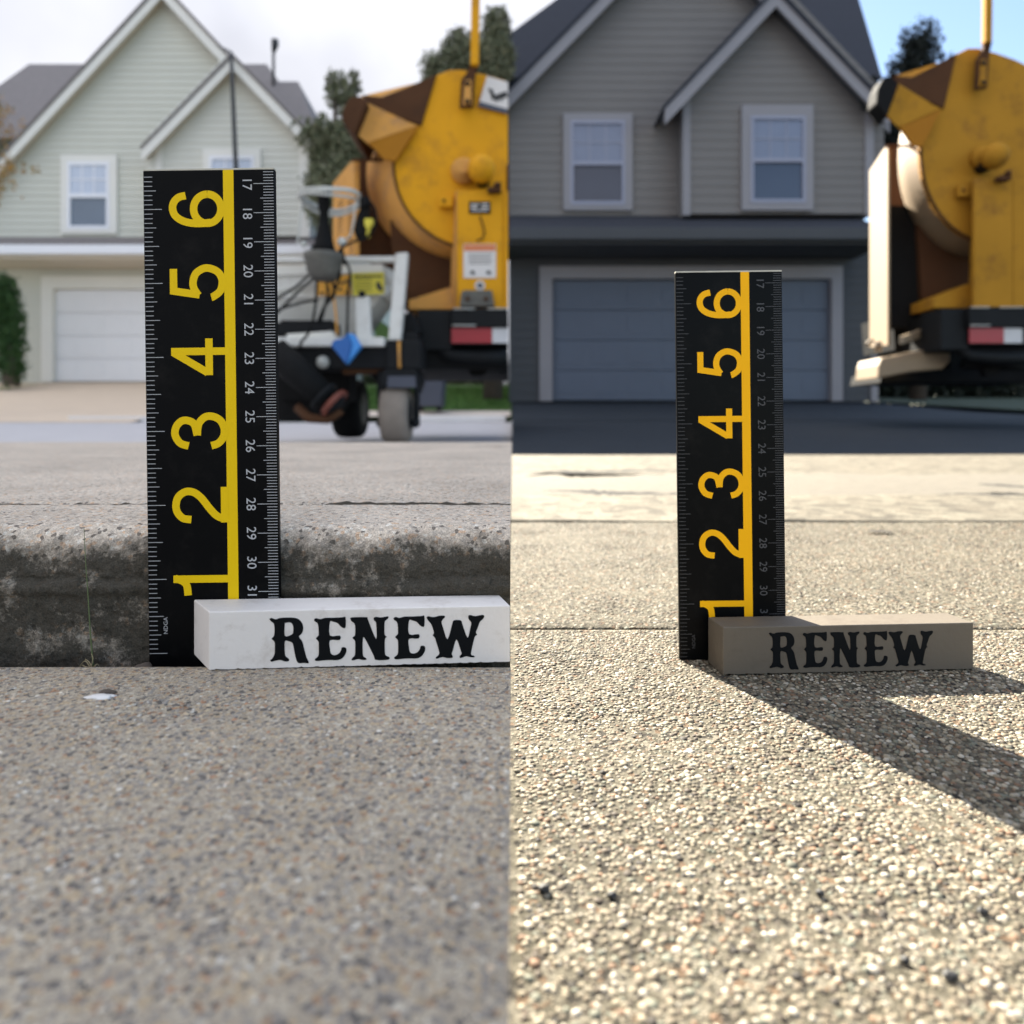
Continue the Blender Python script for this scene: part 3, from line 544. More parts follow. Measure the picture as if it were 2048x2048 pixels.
# ------------------------------------------------------------------ houses
def house(c, mt, label, is2=False):
    d = c['d']; zb = W(0, c['base'], d).z; r = thing('house', (W((c['xl']+c['xr'])/2, 0, d).x, d, zb), label, 'house', 'gabled houses behind the street')
    X = lambda px, dd=d: (px-CX)/F*dd
    Z = lambda py, dd=d: (HY-py)/F*dd
    H = .15; LAP = .012 if is2 else .022
    def boards(zlo, zhi, rng_, yw, m, parent):
        z = zlo
        while z < zhi-.01:
            z1 = min(z+H, zhi); a, b = rng_(z); a1, b1 = rng_(z1)
            if b-a > .1:
                if b1-a1 < .02: a1 = b1 = (a1+b1)/2; b1 += .01
                mb = MB(); mb.add([(a, yw-LAP, z), (b, yw-LAP, z), (b1, yw-.004, z1), (a1, yw-.004, z1), (a, yw+.03, z), (b, yw+.03, z), (b1, yw+.03, z1), (a1, yw+.03, z1)],
                                  [(0,1,2,3), (4,7,6,5), (0,4,5,1), (3,2,6,7), (0,3,7,4), (1,5,6,2)]); mb.build('siding_board', m, parent)
            z += H
    # main gable wall
    ax, ay, sl = c['apex']; yw = d+.1
    def r_main(z):
        py = HY-z/d*F; k = max(0, (py-ay-14))/sl; return max(X(c['xl']), X(ax-k)), min(X(c['xr']), X(ax+k))
    core = MB(); core.prism([(c['xl'], c['pent'][0]), (c['xr']-2, c['pent'][0]), (c['xr']-2, ay+(c['xr']-ax)*sl+20), (ax, ay+22), (c['xl'], ay+(ax-c['xl'])*sl+20)] , d+.14, 7.5)
    wall = core.build('upper_wall', mt['siding'], r)
    boards(Z(c['pent'][0]), Z(ay+18), r_main, yw, mt['siding'], wall)
    # projecting small gable
    bx, by, sb = c['gable']; gl, gr = c['gwall']; yg = d-.3
    def r_small(z):
        py = HY-z/d*F; k = max(0, (py-by-14))/sb; return max(X(gl), X(bx-k)), min(X(gr), X(bx+k))
    core = MB(); core.prism([(gl+1, c['pent'][0]), (gr-1, c['pent'][0]), (gr-1, by+(gr-bx)*sb+14), (bx, by+22), (gl+1, by+(bx-gl)*sb+14)], yg+.04, .5)
    gw = core.build('gable_wall', mt['front'], r)
    boards(Z(c['pent'][0], yg), Z(by+18), r_small, yg, mt['front'], gw)
    for (cx0, cx1) in c['corners']:
        mb = MB(); mb.rect(cx0, by+abs((cx0+cx1)/2-bx)*sb+16, cx1, c['pent'][0]+2, yg-.04, .12); mb.build('corner_board', mt['trim'], r)
    # rakes, roofs
    def rake(ax, ay, sl, x0, x1, yy, back, th):
        for sg, xe in ((-1, x0), (1, x1)):
            ye = ay+abs(xe-ax)*sl; nn_ = math.hypot(1, sl); t = th*nn_
            P = [(ax, ay), (xe, ye), (xe, ye+t), (ax, ay+t)]
            if sg > 0: P = P[::-1]
            mb = MB(); mb.prism(P, yy-.32, .045); mb.build('rake_board', mt['trim'], r)
            mb = MB(); mb.prism([(ax, ay+5), (xe, ye+5), (xe, ye+t*.55), (ax, ay+t*.55)], yy-.274, .27+.02); mb.build('soffit', mt['soffit'], r)
            mb = MB(); mb.prism([(ax, ay-8*c['k']), (xe-sg*-3, ye-5*c['k']), (xe-sg*-3, ye-.5), (ax, ay-.5)], yy-.36, back); mb.build('roof_slope', mt['roof'], r)
    rake(ax, ay, sl, c['xl']-25, c['mright'], d+.1, 6.5, c['rk'])
    rake(bx, by, sb, c['geave'][0], c['geave'][1], yg, 1.6, c['rk'])
    # hip roof of the house body
    for (rx0, rx1, ry, rd, ex0, ex1, ey, ed) in c['hips']:
        a, b = W(rx0, ry, rd), W(rx1, ry, rd); e0, e1 = W(ex0, ey, ed), W(ex1, ey, ed); bk = 2*rd-ed
        f0, f1 = Vector((e0.x, bk, e0.z)), Vector((e1.x, bk, e1.z))
        mb = MB(); mb.add([a, b, e0, e1, f0, f1], [(2,3,1,0), (5,4,0,1), (4,2,0), (3,5,1), (2,4,5,3)]); mb.build('main_roof', mt['roof'], r)
    # windows
    for (tx0, ty0, tx1, ty1, gx0, gy0, gx1, gy1, ry, fr) in c['windows']:
        yy = (yg if fr else yw)-.075
        tr = MB()
        tr.rect(tx0, ty0, tx1, gy0-7, yy, .06); tr.rect(tx0, gy1+7, tx1, ty1, yy, .06); tr.rect(tx0, gy0-7, gx0-6, gy1+7, yy, .06); tr.rect(gx1+6, gy0-7, tx1, gy1+7, yy, .06)
        wn = tr.build('window', mt['trim'], r)
        fm = MB(); a = 7
        fm.rect(gx0-6, gy0-7, gx1+6, gy0, yy-.01, .06); fm.rect(gx0-6, gy1, gx1+6, gy1+7, yy-.01, .06)
        fm.rect(gx0-6, gy0, gx0, gy1, yy-.01, .06); fm.rect(gx1, gy0, gx1+6, gy1, yy-.01, .06); fm.rect(gx0, ry-4, gx1, ry+4, yy-.014, .06); fm.build('window_frame', mt['vinyl'], wn)
        mb = MB(); mb.rect(gx0, gy0, gx1, ry-4, yy+.02, .02); mb.build('pane', mt['pane_up'], wn)
        mb = MB(); mb.rect(gx0, ry+4, gx1, gy1, yy+.028, .02); mb.build('pane', mt['pane_lo'], wn)
        for k in (1, 2):
            mb = MB(); xx = gx0+(gx1-gx0)*k/3; mb.rect(xx-1.2, gy0, xx+1.2, ry-4, yy+.012, .006); mb.build('muntin', mt['muntin'], wn)
        mb = MB(); ym = (gy0+ry-4)/2; mb.rect(gx0, ym-1.2, gx1, ym+1.2, yy+.010, .006); mb.build('muntin', mt['muntin'], wn)
    # pent roof, gutter, soffit beam
    p0, p1, p2, p3 = c['pent']; L0, L1 = X(c['xl']-10, d-.8), X(c['pr'], d-.8)
    a = Z(p0, d-.35); b = Z(p1, d-.95)
    mb = MB(); mb.add([(L0, d-.95, b), (L1, d-.95, b), (L1, d+.15, a+.12), (L0, d+.15, a+.12), (L0, d-.95, b-.03), (L1, d-.95, b-.03), (L1, d+.15, b-.03), (L0, d+.15, b-.03)], [(0,1,2,3), (4,7,6,5), (0,4,5,1), (2,6,7,3), (1,5,6,2), (0,3,7,4)]); mb.build('pent_roof', mt['roof'], r)
    mb = MB(); y = d-1.06; mb.hexa([(L0, y, Z(p2, y)), (L1, y, Z(p2, y)), (L1, y, Z(p1, y)), (L0, y, Z(p1, y))], [(L0, d-.96, Z(p2, y)), (L1, d-.96, Z(p2, y)), (L1, d-.96, Z(p1, y)), (L0, d-.96, Z(p1, y))]); mb.build('gutter', mt['gutter'], r, bevel=.02)
    mb = MB(); mb.box((L0, d-.95, Z(p3, d-.95)), (L1, d+.1, Z(p2, d-.95)-.003)); mb.build('soffit_beam', mt['soffit'], r)
    # garage wall: boards beside and above the door
    dx0, dx1, dy0, dy1 = c['door']; tx0, tx1, ty = c['dtrim']; yl = d+.02
    core = MB(); core.box((X(c['xl']), yl+.2, zb-.3), (X(c['lr']), yl+7.4, Z(p0)-.02)); lw = core.build('lower_wall', mt['lower'], r)
    top = Z(p2, d)
    boards(zb, top, lambda z: (X(c['xl']), X(tx0)), yl, mt['lower'], lw)
    boards(zb, top, lambda z: (X(tx1), X(c['lr'])), yl, mt['lower'], lw)
    boards(Z(ty), top, lambda z: (X(tx0), X(tx1)), yl, mt['lower'], lw)
    mb = MB(); mb.box((X(c['lr'])-.002, yl-.04, zb), (X(c['lr'])+.11, yl+.12, top)); mb.build('corner_board', mt['trim'], r)
    tr = MB(); tr.rect(tx0, ty, tx1, dy0-3, yl-.07, .2); tr.rect(tx0, dy0-3, dx0, dy1+1, yl-.07, .2); tr.rect(dx1, dy0-3, tx1, dy1+1, yl-.07, .2); tr.build('garage_door_trim', mt['dtrim'], r)
    gd = MB(); gd.rect(dx0, dy0-2, dx1, dy1, yl+.065, .03); g = gd.build('garage_door', mt['door'], r)
    rows, cols_ = 4, 8
    for i in range(rows):
        y0 = dy0+(dy1-dy0)*i/rows; y1 = dy0+(dy1-dy0)*(i+1)/rows
        mb = MB(); mb.rect(dx0+1, y0+.6, dx1-1, y1-.6, yl+.035, .028); mb.build('door_section', mt['door'], g, bevel=.006)
        for j in range(cols_):
            q0 = dx0+(dx1-dx0)*(j+.14)/cols_; q1 = dx0+(dx1-dx0)*(j+.86)/cols_
            mb = MB(); mb.rect(q0, y0+(y1-y0)*.22, q1, y1-(y1-y0)*.22, yl+.028, .006); mb.build('raised_panel', mt['door'], g, bevel=.003)
    return r
h1 = house(dict(d=14.8, k=1.0, xl=-110, xr=619, lr=612, base=765, apex=(322, -31, 1.08), mright=640, gable=(463, 112, 1.03), gwall=(310, 619), geave=(283, 645), corners=[(311, 324), (599, 619)], rk=17,
    hips=[(58, 533, 128, 20, -150, 640, 276, 15.3), (540, 596, 163, 18.5, 420, 636, 262, 15.5)], pent=(472, 489, 508, 517), pr=628,
    windows=[(121,309,233,467,140,330,212,451,391,False), (405,297,521,457,424,318,502,439,379,True)], door=(105,545,580,763), dtrim=(82,568,552)),
  dict(siding='siding_sage', front='siding_sage_front', trim='trim_cream', soffit='trim_tan', roof='roof_grey', vinyl='vinyl_white', muntin='vinyl_white', pane_up='curtain_glass', pane_lo='glass_dark', gutter='vinyl_white', lower='siding_sage', dtrim='trim_cream', door='door_white'),
  'pale sage gabled house with cream trim and white garage door under a cloudy sky')
h2 = house(dict(d=11.5, k=1.3, xl=1018, xr=1748, lr=1742, base=803, apex=(1374, -184, 1.03), mright=1780, gable=(1553, -20, 1.06), gwall=(1366, 1748), geave=(1330, 1778), corners=[(1366, 1381), (1731, 1748)], rk=22,
    hips=[(1340, 1668, -170, 16.5, 900, 1764, 155, 12.0)], pent=(428, 454, 479, 488), pr=1760,
    windows=[(1127,226,1265,420,1147,247,1244,402,326,False), (1484,209,1627,420,1508,238,1606,398,320,True)], door=(1105,1664,560,801), dtrim=(1079,1686,532)),
  dict(siding='siding_shaded', front='siding_shaded', trim='trim_shaded', soffit='lower_shaded', roof='roof_shaded', vinyl='vinyl_shaded', muntin='vinyl_shaded', pane_up='curtain_glass_shaded', pane_lo='glass_dark_shaded', gutter='lower_shaded', lower='lower_shaded', dtrim='trim_shaded', door='door_shaded'),
  'grey gabled house with shade painted into walls, garage door and dark roof, under blue sky', True)
# roof pipe and mast on the left house
mb = MB(); a = W(547, 170, 18.2); mb.tube([a, W(547, 104, 18.2)], .04, 8); mb.tube([W(547, 104, 18.2), W(550, 90, 18.2), W(550, 80, 18.2)], [.05, .10, .10], 8); mb.build('vent_pipe', 'dark_metal', h1)
mb = MB(); mb.tube([W(462, 104, 14.0), W(466, 200, 14.0), W(472, 340, 14.0), W(482, 480, 14.0)], [.035, .045, .05, .055], 8); mb.tube([W(482, 480, 14.0), W(484, 790, 14.0)], .055, 8)
mb.tube([W(436, 92, 14.2), W(462, 104, 14.0)], .022, 6)
tag(mb.build('service_mast', 'dark_metal'), 'thin dark mast rising in front of the small gable of the sage house', 'mast')
# neighbouring roof far behind
nb = thing('far_house', W(670, 500, 26), 'distant grey roofed house half hidden behind the dark green tree', 'house')
mb = MB(); mb.rect(637, 300, 760, 640, 26, 6); mb.build('wall', 'siding_sage', nb)
mb = MB(); mb.add([W(632, 262, 28), W(770, 262, 28), W(770, 312, 25.6), W(628, 312, 25.6), W(632, 275, 32), W(770, 275, 32)], [(0,3,2,1), (0,1,5,4), (3,0,4), (1,2,5), (2,3,4,5)]); mb.build('roof', 'roof_grey', nb)

# ------------------------------------------------------------------ trees
def tree(name, base, crown, leaves, size, colors, label, cat='tree', trunk=True, group=None, limbs=5):
    r = thing(name, base, label, cat, group)
    o0 = Vector(base); Vs = []; cs = []
    tot = sum(b[3]*b[4]*b[5]*b[6] for b in crown)
    for (x, y, z, rx, ry, rz, dens) in crown:
        n = int(2.6*leaves*rx*ry*rz*dens/tot); u = rng.normal(size=(n, 3)); u /= np.linalg.norm(u, axis=1)[:, None]; rad = rng.random(n)**.6
        P = u*rad[:, None]*np.array([rx, ry, rz])+np.array([x, y, z])
        # clumps: keep leaves gathered round random centres so that gaps of sky show
        k = max(8, n//11); C = P[rng.integers(0, n, k)]; P = C[rng.integers(0, k, n)]+rng.normal(size=(n, 3))*min(min(rx, rz)*.10, size*1.1)
        a = rng.normal(size=(n, 3)); a /= np.linalg.norm(a, axis=1)[:, None]; b = rng.normal(size=(n, 3)); b -= a*(a*b).sum(1)[:, None]; b /= np.linalg.norm(b, axis=1)[:, None]
        s = .6*size*rng.uniform(.6, 1.3, (n, 1)); q = np.stack([P-a*s, P+b*s*.5, P+a*s, P-b*s*.5], 1); Vs.append(q.reshape(-1, 3))
        pc = np.array(colors)[rng.integers(0, len(colors), n)]*rng.uniform(.7, 1.3, (n, 1)); cs.append(np.repeat(pc, 4, axis=0))
    V = np.concatenate(Vs)-np.array(o0); c = np.concatenate(cs); Fc = np.arange(len(V)).reshape(-1, 4)
    o = raw_mesh('crown', V, Fc, 'leaf', c, False); o.parent = r
    if trunk:
        mb = MB(); top = Vector(crown[0][:3]); mb.tube([o0, o0.lerp(top, .5)+Vector((.1, 0, 0)), top], [.16, .10, .03], 8)
        for b in crown[:limbs]:
            mb.tube([o0.lerp(top, .45), o0.lerp(top, .6).lerp(Vector(b[:3]), .5), Vector(b[:3])+Vector((0, 0, b[5]*.3))], [.06, .04, .012], 6)
        mb.build('trunk', 'bark', r)
    return r
def cb(px, py, d, rx, rz, dens=1): p = W(px, py, d); return (p.x, p.y, p.z, rx*d/F, rx*d/F*.8, rz*d/F, dens)
G1 = [(.16,.18,.10), (.20,.21,.12), (.10,.12,.065), (.26,.26,.17)]
G2 = [(.17,.185,.11), (.12,.14,.08), (.24,.24,.15)]
tree('broadleaf_tree', (W(670, 0, 12.5).x, 12.5, .5), [cb(668,175,12.5,22,44,.9), cb(705,165,12.5,20,40,.9), cb(690,190,12.5,36,46,.6), cb(672,290,12.5,72,42,1.0), cb(640,255,12.2,44,26,.5), cb(722,300,12.5,70,62,1.0), cb(640,330,12.5,30,50,1), cb(690,390,12.5,80,90,1.0), cb(610,262,12,28,24,.35)], 17000, .06, G1, 'dark green tree beside the sage house, rising behind the mixer chute', group='trees behind the mixers')
tree('broadleaf_tree', (W(985, 0, 11).x, 11, .4), [cb(985,125,11,45,50,.9), cb(925,110,11,42,50,.5), cb(880,140,11,45,44,.28), cb(992,60,11,30,50,.55), cb(905,150,11,30,22,.5)], 11000, .05, G2, 'olive leaved tree above the orange mixer hood with the white sign plate', group='trees behind the mixers', limbs=2)
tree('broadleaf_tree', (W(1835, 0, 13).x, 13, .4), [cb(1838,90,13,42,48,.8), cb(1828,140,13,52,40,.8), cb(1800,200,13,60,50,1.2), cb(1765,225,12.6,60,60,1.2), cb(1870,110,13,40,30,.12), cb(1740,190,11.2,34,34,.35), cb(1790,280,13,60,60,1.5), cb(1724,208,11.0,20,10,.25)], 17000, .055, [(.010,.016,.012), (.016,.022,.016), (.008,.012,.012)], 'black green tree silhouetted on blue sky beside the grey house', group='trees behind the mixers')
tree('ornamental_tree', (W(-260, 0, 9).x, 9, .1), [cb(-60,345,9,80,70,.9), cb(-50,230,9,70,60,.8), cb(38,238,9,14,20,.6), cb(30,330,9,26,20,.6), cb(70,342,9,16,12,.9), cb(44,395,9,10,8,.35)], 2400, .04, [(.42,.24,.09), (.34,.22,.10), (.30,.26,.10), (.5,.28,.07)], 'small tree with orange autumn leaves at the far left', limbs=1)
tree('hedge_shrub', (W(22, 0, 13.4).x, 13.4, .75), [cb(10,650,13.4,36,100,1), cb(30,680,13.4,25,80,1), cb(5,590,13.4,32,50,1), cb(18,735,13.4,34,38,1)], 9000, .04, [(.03,.075,.02), (.05,.11,.03)], 'dark green upright shrub at the left corner of the sage house', 'shrub', trunk=True)
tree('dark_hedge', (W(640, 0, 21).x, 21, .9), [cb(x, 770+((x*7)%13), 21, 60, 52, 1) for x in range(560, 1010, 50)], 9000, .16, G1, 'long dark green hedge behind the lawn, seen under the mixer', 'hedge', trunk=False)
tree('dark_hedge', (W(1900, 0, 16).x, 16, .6), [cb(x, 730+((x*7)%23), 16, 70, 90, 1) for x in range(1770, 2200, 60)], 12000, .12, [(.010,.016,.010), (.016,.022,.014)], 'black green hedge behind the right mixer, shade painted into its leaves', 'hedge', trunk=False)  # leaf colours darkened to hold the shade
def grass_patch(name, x0, x1, y0, y1, zf, n, h, cols, m='leaf'):
    x = rng.uniform(x0, x1, n); y = rng.uniform(y0, y1, n); z = np.array([zf(b) for b in y]); a = rng.uniform(0, math.pi, n); hh = h*rng.uniform(.5, 1.2, n); wv = .012
    dx, dy = np.cos(a)*wv, np.sin(a)*wv; lx, ly = rng.normal(size=n)*h*.35, rng.normal(size=n)*h*.35
    V = np.stack([np.stack([x-dx, y-dy, z], 1), np.stack([x+dx, y+dy, z], 1), np.stack([x+lx, y+ly, z+hh], 1)], 1).reshape(-1, 3)
    c = np.repeat(np.array(cols)[rng.integers(0, len(cols), n)]*rng.uniform(.7, 1.3, (n, 1)), 3, axis=0)
    return raw_mesh(name, V, np.arange(3*n).reshape(-1, 3), m, c, False)
zl = lambda y: np.interp(y, [8.5, 9.95, 15.5], [-.09, .12, .88])
tag(grass_patch('grass_blades', W(562,0,14).x, -.05, 9.9, 14.5, zl, 30000, .07, [(.07,.17,.03), (.11,.22,.05), (.09,.15,.04)]), 'mown green grass blades on the lawn', 'grass', kind='stuff')
tag(grass_patch('grass_blades', W(-400,0,14).x, W(62,0,14).x, 11.5, 15, lambda y: zl(y)+.02, 6000, .10, [(.07,.17,.03), (.11,.22,.05)]), 'green grass blades left of the tan driveway', 'grass', kind='stuff')

# ------------------------------------------------------------------ orange mixers
def labels_on(root_part, T, d, spec):
    for (kind, x0, y0, x1, y1, m) in spec:
        mb = MB(); mb.rect(x0, y0, x1, y1, d, .004, T); mb.build(kind, m, root_part)
def mixer(T, label, dp, is2):
    r = thing('concrete_mixer', T(900, 880, 5.0) if not is2 else T(1030, 760, 5.2), label, 'mixer', 'orange trailer mixers')
    P = lambda: MB()
    OP = 'orange_shaded_dirty' if is2 else 'orange_paint'; OW = 'orange_shaded_dirty' if is2 else 'orange_worn'
    LIM = 1400 if is2 else 1016
    T0 = T
    T = lambda x, y, d: T0(min(x, LIM), y, d)
    # drum barrel: rings from the front rim back and down to the left
    d0 = 4.75; n = 56
    rings = [((955,330),(168,168),d0), ((949,333),(172,172),d0+.05), ((932,336),(180,184),d0+dp*.45), ((915,345),(182,186),d0+dp*.8), ((905,352),(172,176),d0+dp), ((905,356),(120,130),d0+dp+.12)]
    mb = P(); vs = []
    for (c, rr_, dd) in rings:
        for k in range(n):
            a = 2*math.pi*k/n; vs.append(T(c[0]+rr_[0]*math.cos(a), c[1]+rr_[1]*math.sin(a), dd))
    fs = [(i*n+k, i*n+(k+1) % n, (i+1)*n+(k+1) % n, (i+1)*n+k) for i in range(len(rings)-1) for k in range(n)]
    mb.add(vs, fs, True); mb.add(vs[-n:], [tuple(range(n))])
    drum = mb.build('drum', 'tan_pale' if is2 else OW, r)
    # flat front plate: round below, hooded above
    arc = [(955+168*math.cos(a), 330+168*math.sin(a)) for a in np.linspace(-.15, math.pi+.35, 40)]
    hood = [(815,215),(843,170),(872,150),(900,139),(925,139),(962,147),(1010,160),(1050,175),(1100,215),(1122,260)]
    mb = P(); mb.prism(arc+hood, d0-.03, .05, T); fp = mb.build('front_plate', OP, r, bevel=.012)
    mb = P(); a_ = [T(955+168*math.cos(a), 330+168*math.sin(a), d0-.035) for a in np.linspace(0, math.pi+.55, 40)]; mb.tube(a_, .010, 6); mb.build('rim_bead', 'brown_dark', fp)
    mb = P(); mb.prism([(842,171),(872,151),(900,140),(962,148),(1010,161),(1050,176),(1100,216)][::-1]+[(1050,216),(880,200)][::-1], d0+.021, dp*.75, T); mb.build('hood', OW, r)
    # chute on top
    def tt(x, y, d): return T(x, y, d)
    mb = P(); top = [tt(700,205,4.72), tt(732,196,5.0), tt(872,150,5.15), tt(838,252,4.80), tt(742,216,4.70)]
    # outer chute as a four sided box running from the mouth down to the drum
    m0 = [tt(735,208,4.62), tt(708,264,4.62), tt(690,240,5.05), tt(722,192,5.05)]; m1_ = [tt(836,251,4.74), tt(776,322,4.74), tt(800,325,5.2), tt(880,155,5.15)]
    mb.add(m0+m1_, [(0,1,5,4), (1,2,6,5), (2,3,7,6), (3,0,4,7), (4,5,6,7)]); ch = mb.build('chute', OW, r)
    mb = P(); mb.prism([(735,204),(722,192),(700,193),(686,215),(683,240),(708,268)], 4.55, .14 if is2 else .5, T); mb.build('dark_mouth', 'black_rubber' if is2 else 'brown_dark', ch, bevel=.01)  # solid dark piece standing for the chute's dark opening
    mb = P(); mb.prism([(724,190),(764,194),(815,174),(872,149),(842,250),(742,214)][::-1], 4.70, .35, T); mb.build('chute_cover', 'brown_dark', ch)
    mb = P(); mb.prism([(742,216),(835,251),(738,284),(708,265)], 4.66, .02, T); mb.build('chute_side', OW, ch)
    mb = P(); mb.prism([(738,285),(836,252),(790,322),(768,318)], 4.662, .02, T); mb.build('chute_underside', 'orange_facet_shaded', ch)  # underside facet painted darker, its shade is in the colour
    # square hopper left of the drum: a bright side plate and a dark inside
    pd = .34 if is2 else .45
    mb = P(); a = [T(709,322,4.85), T(709,510 if not is2 else 690,4.85), T(666,510 if not is2 else 694,4.85+pd), T(666,366,4.85+pd), T(703,322,4.85+pd*.15)]
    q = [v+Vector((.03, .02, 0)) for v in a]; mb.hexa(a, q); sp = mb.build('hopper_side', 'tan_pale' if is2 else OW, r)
    if not is2:
        for k in range(15):
            for j in range(2):
                yy = 402+k*7.4; xx = 676+j*19
                mb = P(); f = lambda x, y: T(x, y, 4.85+pd*(709-x)/43-.006)
                v = [f(xx,yy+3), f(xx+10,yy-3), f(xx+10,yy), f(xx,yy+6)]; mb.hexa(v, [p+Vector((.004,.008,0)) for p in v]); mb.build('vent_slot', 'brown_dark', sp)
    mb = P(); mb.prism([(709,322),(780,318),(800,520 if not is2 else 640),(850,560 if not is2 else 660),(709,512 if not is2 else 640)], (5.9 if is2 else 5.32), .12, T); mb.build('hopper_back', 'brown_dark', r)
    if is2:
        mb = P(); mb.rect(711,430,800,655,5.05,.12,T); mb.build('dark_filler', 'black_rubber', r)  # added dark plate standing in for shade inside the hopper
    mb = P(); mb.tube([T(705,321,4.86), T(775,319,4.9)], .012, 6); mb.build('hopper_lip', 'brown_dark', r)
    mb = P(); mb.prism([(780,440),(910,480),(910,600),(830,620),(790,600)], 5.0, .5, T); mb.build('under_drum', 'brown_dark', r)
    mb = P(); mb.prism([(818,600),(908,572),(908,618),(818,618)], 4.72, .3, T); mb.build('cradle', OW, r)
    # hub and motor ball
    ax = (T(925,345,4.6)-T(925,345,4.72))
    mb = P(); mb.lathe(T(928,345,d0-.03), (0,-1,0), [(0,.085),(.05,.085),(.07,.05),(.12,.045)], 20); mb.build('hub', OW, r)
    mb = P(); mb.ball(T(963,338,4.55), 28/F*4.55, 24); mb.build('motor_cap', OP, r)
    mb = P(); mb.lathe(T(963,345,4.56), (0,1,0), [(0,.05),(.17,.05)], 16); mb.build('motor_shaft', 'black_steel', r)
    mb = P(); mb.rect(878,391,906,413,4.66,.05,T); mb.build('bracket', OP, r, bevel=.008)
    mb = P(); mb.ball(T(888,401,4.655), .012, 8); mb.build('bolt', 'brown_dark', r)
    mb = P(); mb.prism([(990,372),(1002,362),(1002,382),(975,382),(975,374)], 4.5, .06, T); mb.ball(T(994,370,4.5), .022, 10); mb.build('hose_fitting', 'brown_dark', r)
    # support column with its plates
    mb = P(); mb.rect(914,380,1005,618,4.58,.03,T); mb.rect(1005,380,1060,618,4.60,.03,T); pc = mb.build('column', OP, r, bevel=.006)
    mb = P(); mb.add([T(914,380,4.58), T(914,618,4.58), T(900,618,4.82), T(906,390,4.82)], [(0,1,2,3)]); mb.hexa([T(914,380,4.585), T(914,618,4.585), T(901,618,4.82), T(907,390,4.82)], [v+Vector((.02,0,0)) for v in [T(914,380,4.585), T(914,618,4.585), T(901,618,4.82), T(907,390,4.82)]]); mb.build('column_flange', OW, pc)
    if not is2:
        mb = P(); mb.rect(938,403,981,427,4.572,.006,T); q = mb.build('name_plate', 'black_steel', r)
        for (x0,y0,x1,y1) in ((942,408,958,411),(942,414,954,417),(963,407,977,410),(962,414,978,417),(943,420,976,422)):
            mb = P(); mb.rect(x0,y0,x1,y1,4.5705,.001,T); mb.build('plate_print', 'white_label', q)
        mb = P(); mb.tube([T(960,432,4.57), T(966,452,4.566), T(969,466,4.56), T(964,478,4.56), T(952,482,4.56)], .006, 6); mb.build('hook', 'brown_dark', r)
        mb = P(); mb.rect(927,488,992,556,4.574,.004,T); q = mb.build('warning_label', 'white_label', r)
        mb = P(); mb.rect(928,489,991,502,4.5725,.001,T); mb.build('label_header', 'print_red', q)
        for k in range(4):
            mb = P(); mb.rect(937,508+k*6,985-4*(k%2),509.6+k*6,4.5728,.001,T); mb.build('label_line', 'print_black', q)
        for x in (940, 972):
            mb = P(); mb.prism([(x,548),(x+3,540),(x+9,543),(x+11,549)], 4.5728, .001, T); mb.build('label_figure', 'print_black', q)
        mb = P(); mb.lathe(T(960,571,4.576), (0,-1,0), [(0,10/F*4.57),(.003,10/F*4.57)], 20); q = mb.build('round_sticker', 'white_label', r)
        mb = P(); mb.lathe(T(960,571,4.572), (0,-1,0), [(0,6/F*4.57),(.001,6/F*4.57)], 14); mb.build('sticker_print', 'bin_blue', q)
        mb = P(); mb.prism([(919,612),(923,583),(928,580),(984,580),(989,612)][::-1], 4.50, .07, T); mb.build('mount_block', 'grimy', r, bevel=.006)
        for x in (935, 972):
            mb = P(); mb.ball(T(x,598,4.50), .016, 10); mb.build('bolt', 'brown_dark', r)
    # handle post, hinge plate, sign plate
    mb = P(); mb.hexa([T(941,128,4.6), T(957,128,4.6), T(960,-60,4.6), T(943,-60,4.6)], [v+Vector((0,.05,0)) for v in [T(941,128,4.6), T(957,128,4.6), T(960,-60,4.6), T(943,-60,4.6)]]); mb.build('handle_post', OP, r, bevel=.006)
    mb = P(); mb.prism([(941,124),(957,126),(950,150),(945,212),(919,214),(922,160),(934,145)][::-1], 4.64, .03, T); hp = mb.build('hinge_plate', 'brown_dark', r)
    mb = P(); mb.prism([(930,160),(943,160),(942,208),(926,210)][::-1], 4.632, .01, T); mb.build('hinge_cover', OW, hp)
    for y in (167, 203):
        mb = P(); mb.ball(T(935,y,4.63), .018, 10); mb.build('bolt', 'black_steel', hp)
    if not is2:
        mb = P(); mb.prism([(974,152),(1020,164),(1020,226),(958,208)][::-1], 4.70, .006, T); sg = mb.build('sign_plate', 'white_label', r)
        mb = P(); mb.prism([(959,203),(1020,218),(1020,228),(956,212)][::-1], 4.695, .004, T); mb.build('sign_band', 'bin_blue', sg)
        mb = P(); mb.prism([(976,176),(984,178),(990,190),(1001,186),(1012,182),(1016,192),(1006,196),(1003,203),(1000,196),(993,204),(989,197),(984,201),(982,190)][::-1], 4.694, .003, T); mb.build('sign_emblem', 'print_black', sg)
    # chassis with lamps and reflectors
    ch = P(); ch.rect(835,620,902,700,4.55,.25,T); ch.rect(902,616,1080,655,4.50,.3,T); ch.rect(902,655,1080,690,4.53,.25,T); ch.rect(820,622,1080,700,5.3,.12,T); ch.box(T(845,700,4.6), T(875,622,4.6)+Vector((0,.8,0)))
    cs = ch.build('chassis', 'black_steel', r, bevel=.008)
    mb = P(); mb.rect(903,656,984,686,4.518,.01,T); mb.build('reflector_strip', 'red_reflector', r)
    mb = P(); mb.rect(984.6,656,1028,686,4.518,.01,T); mb.build('reflector_strip', 'white_reflector', r)
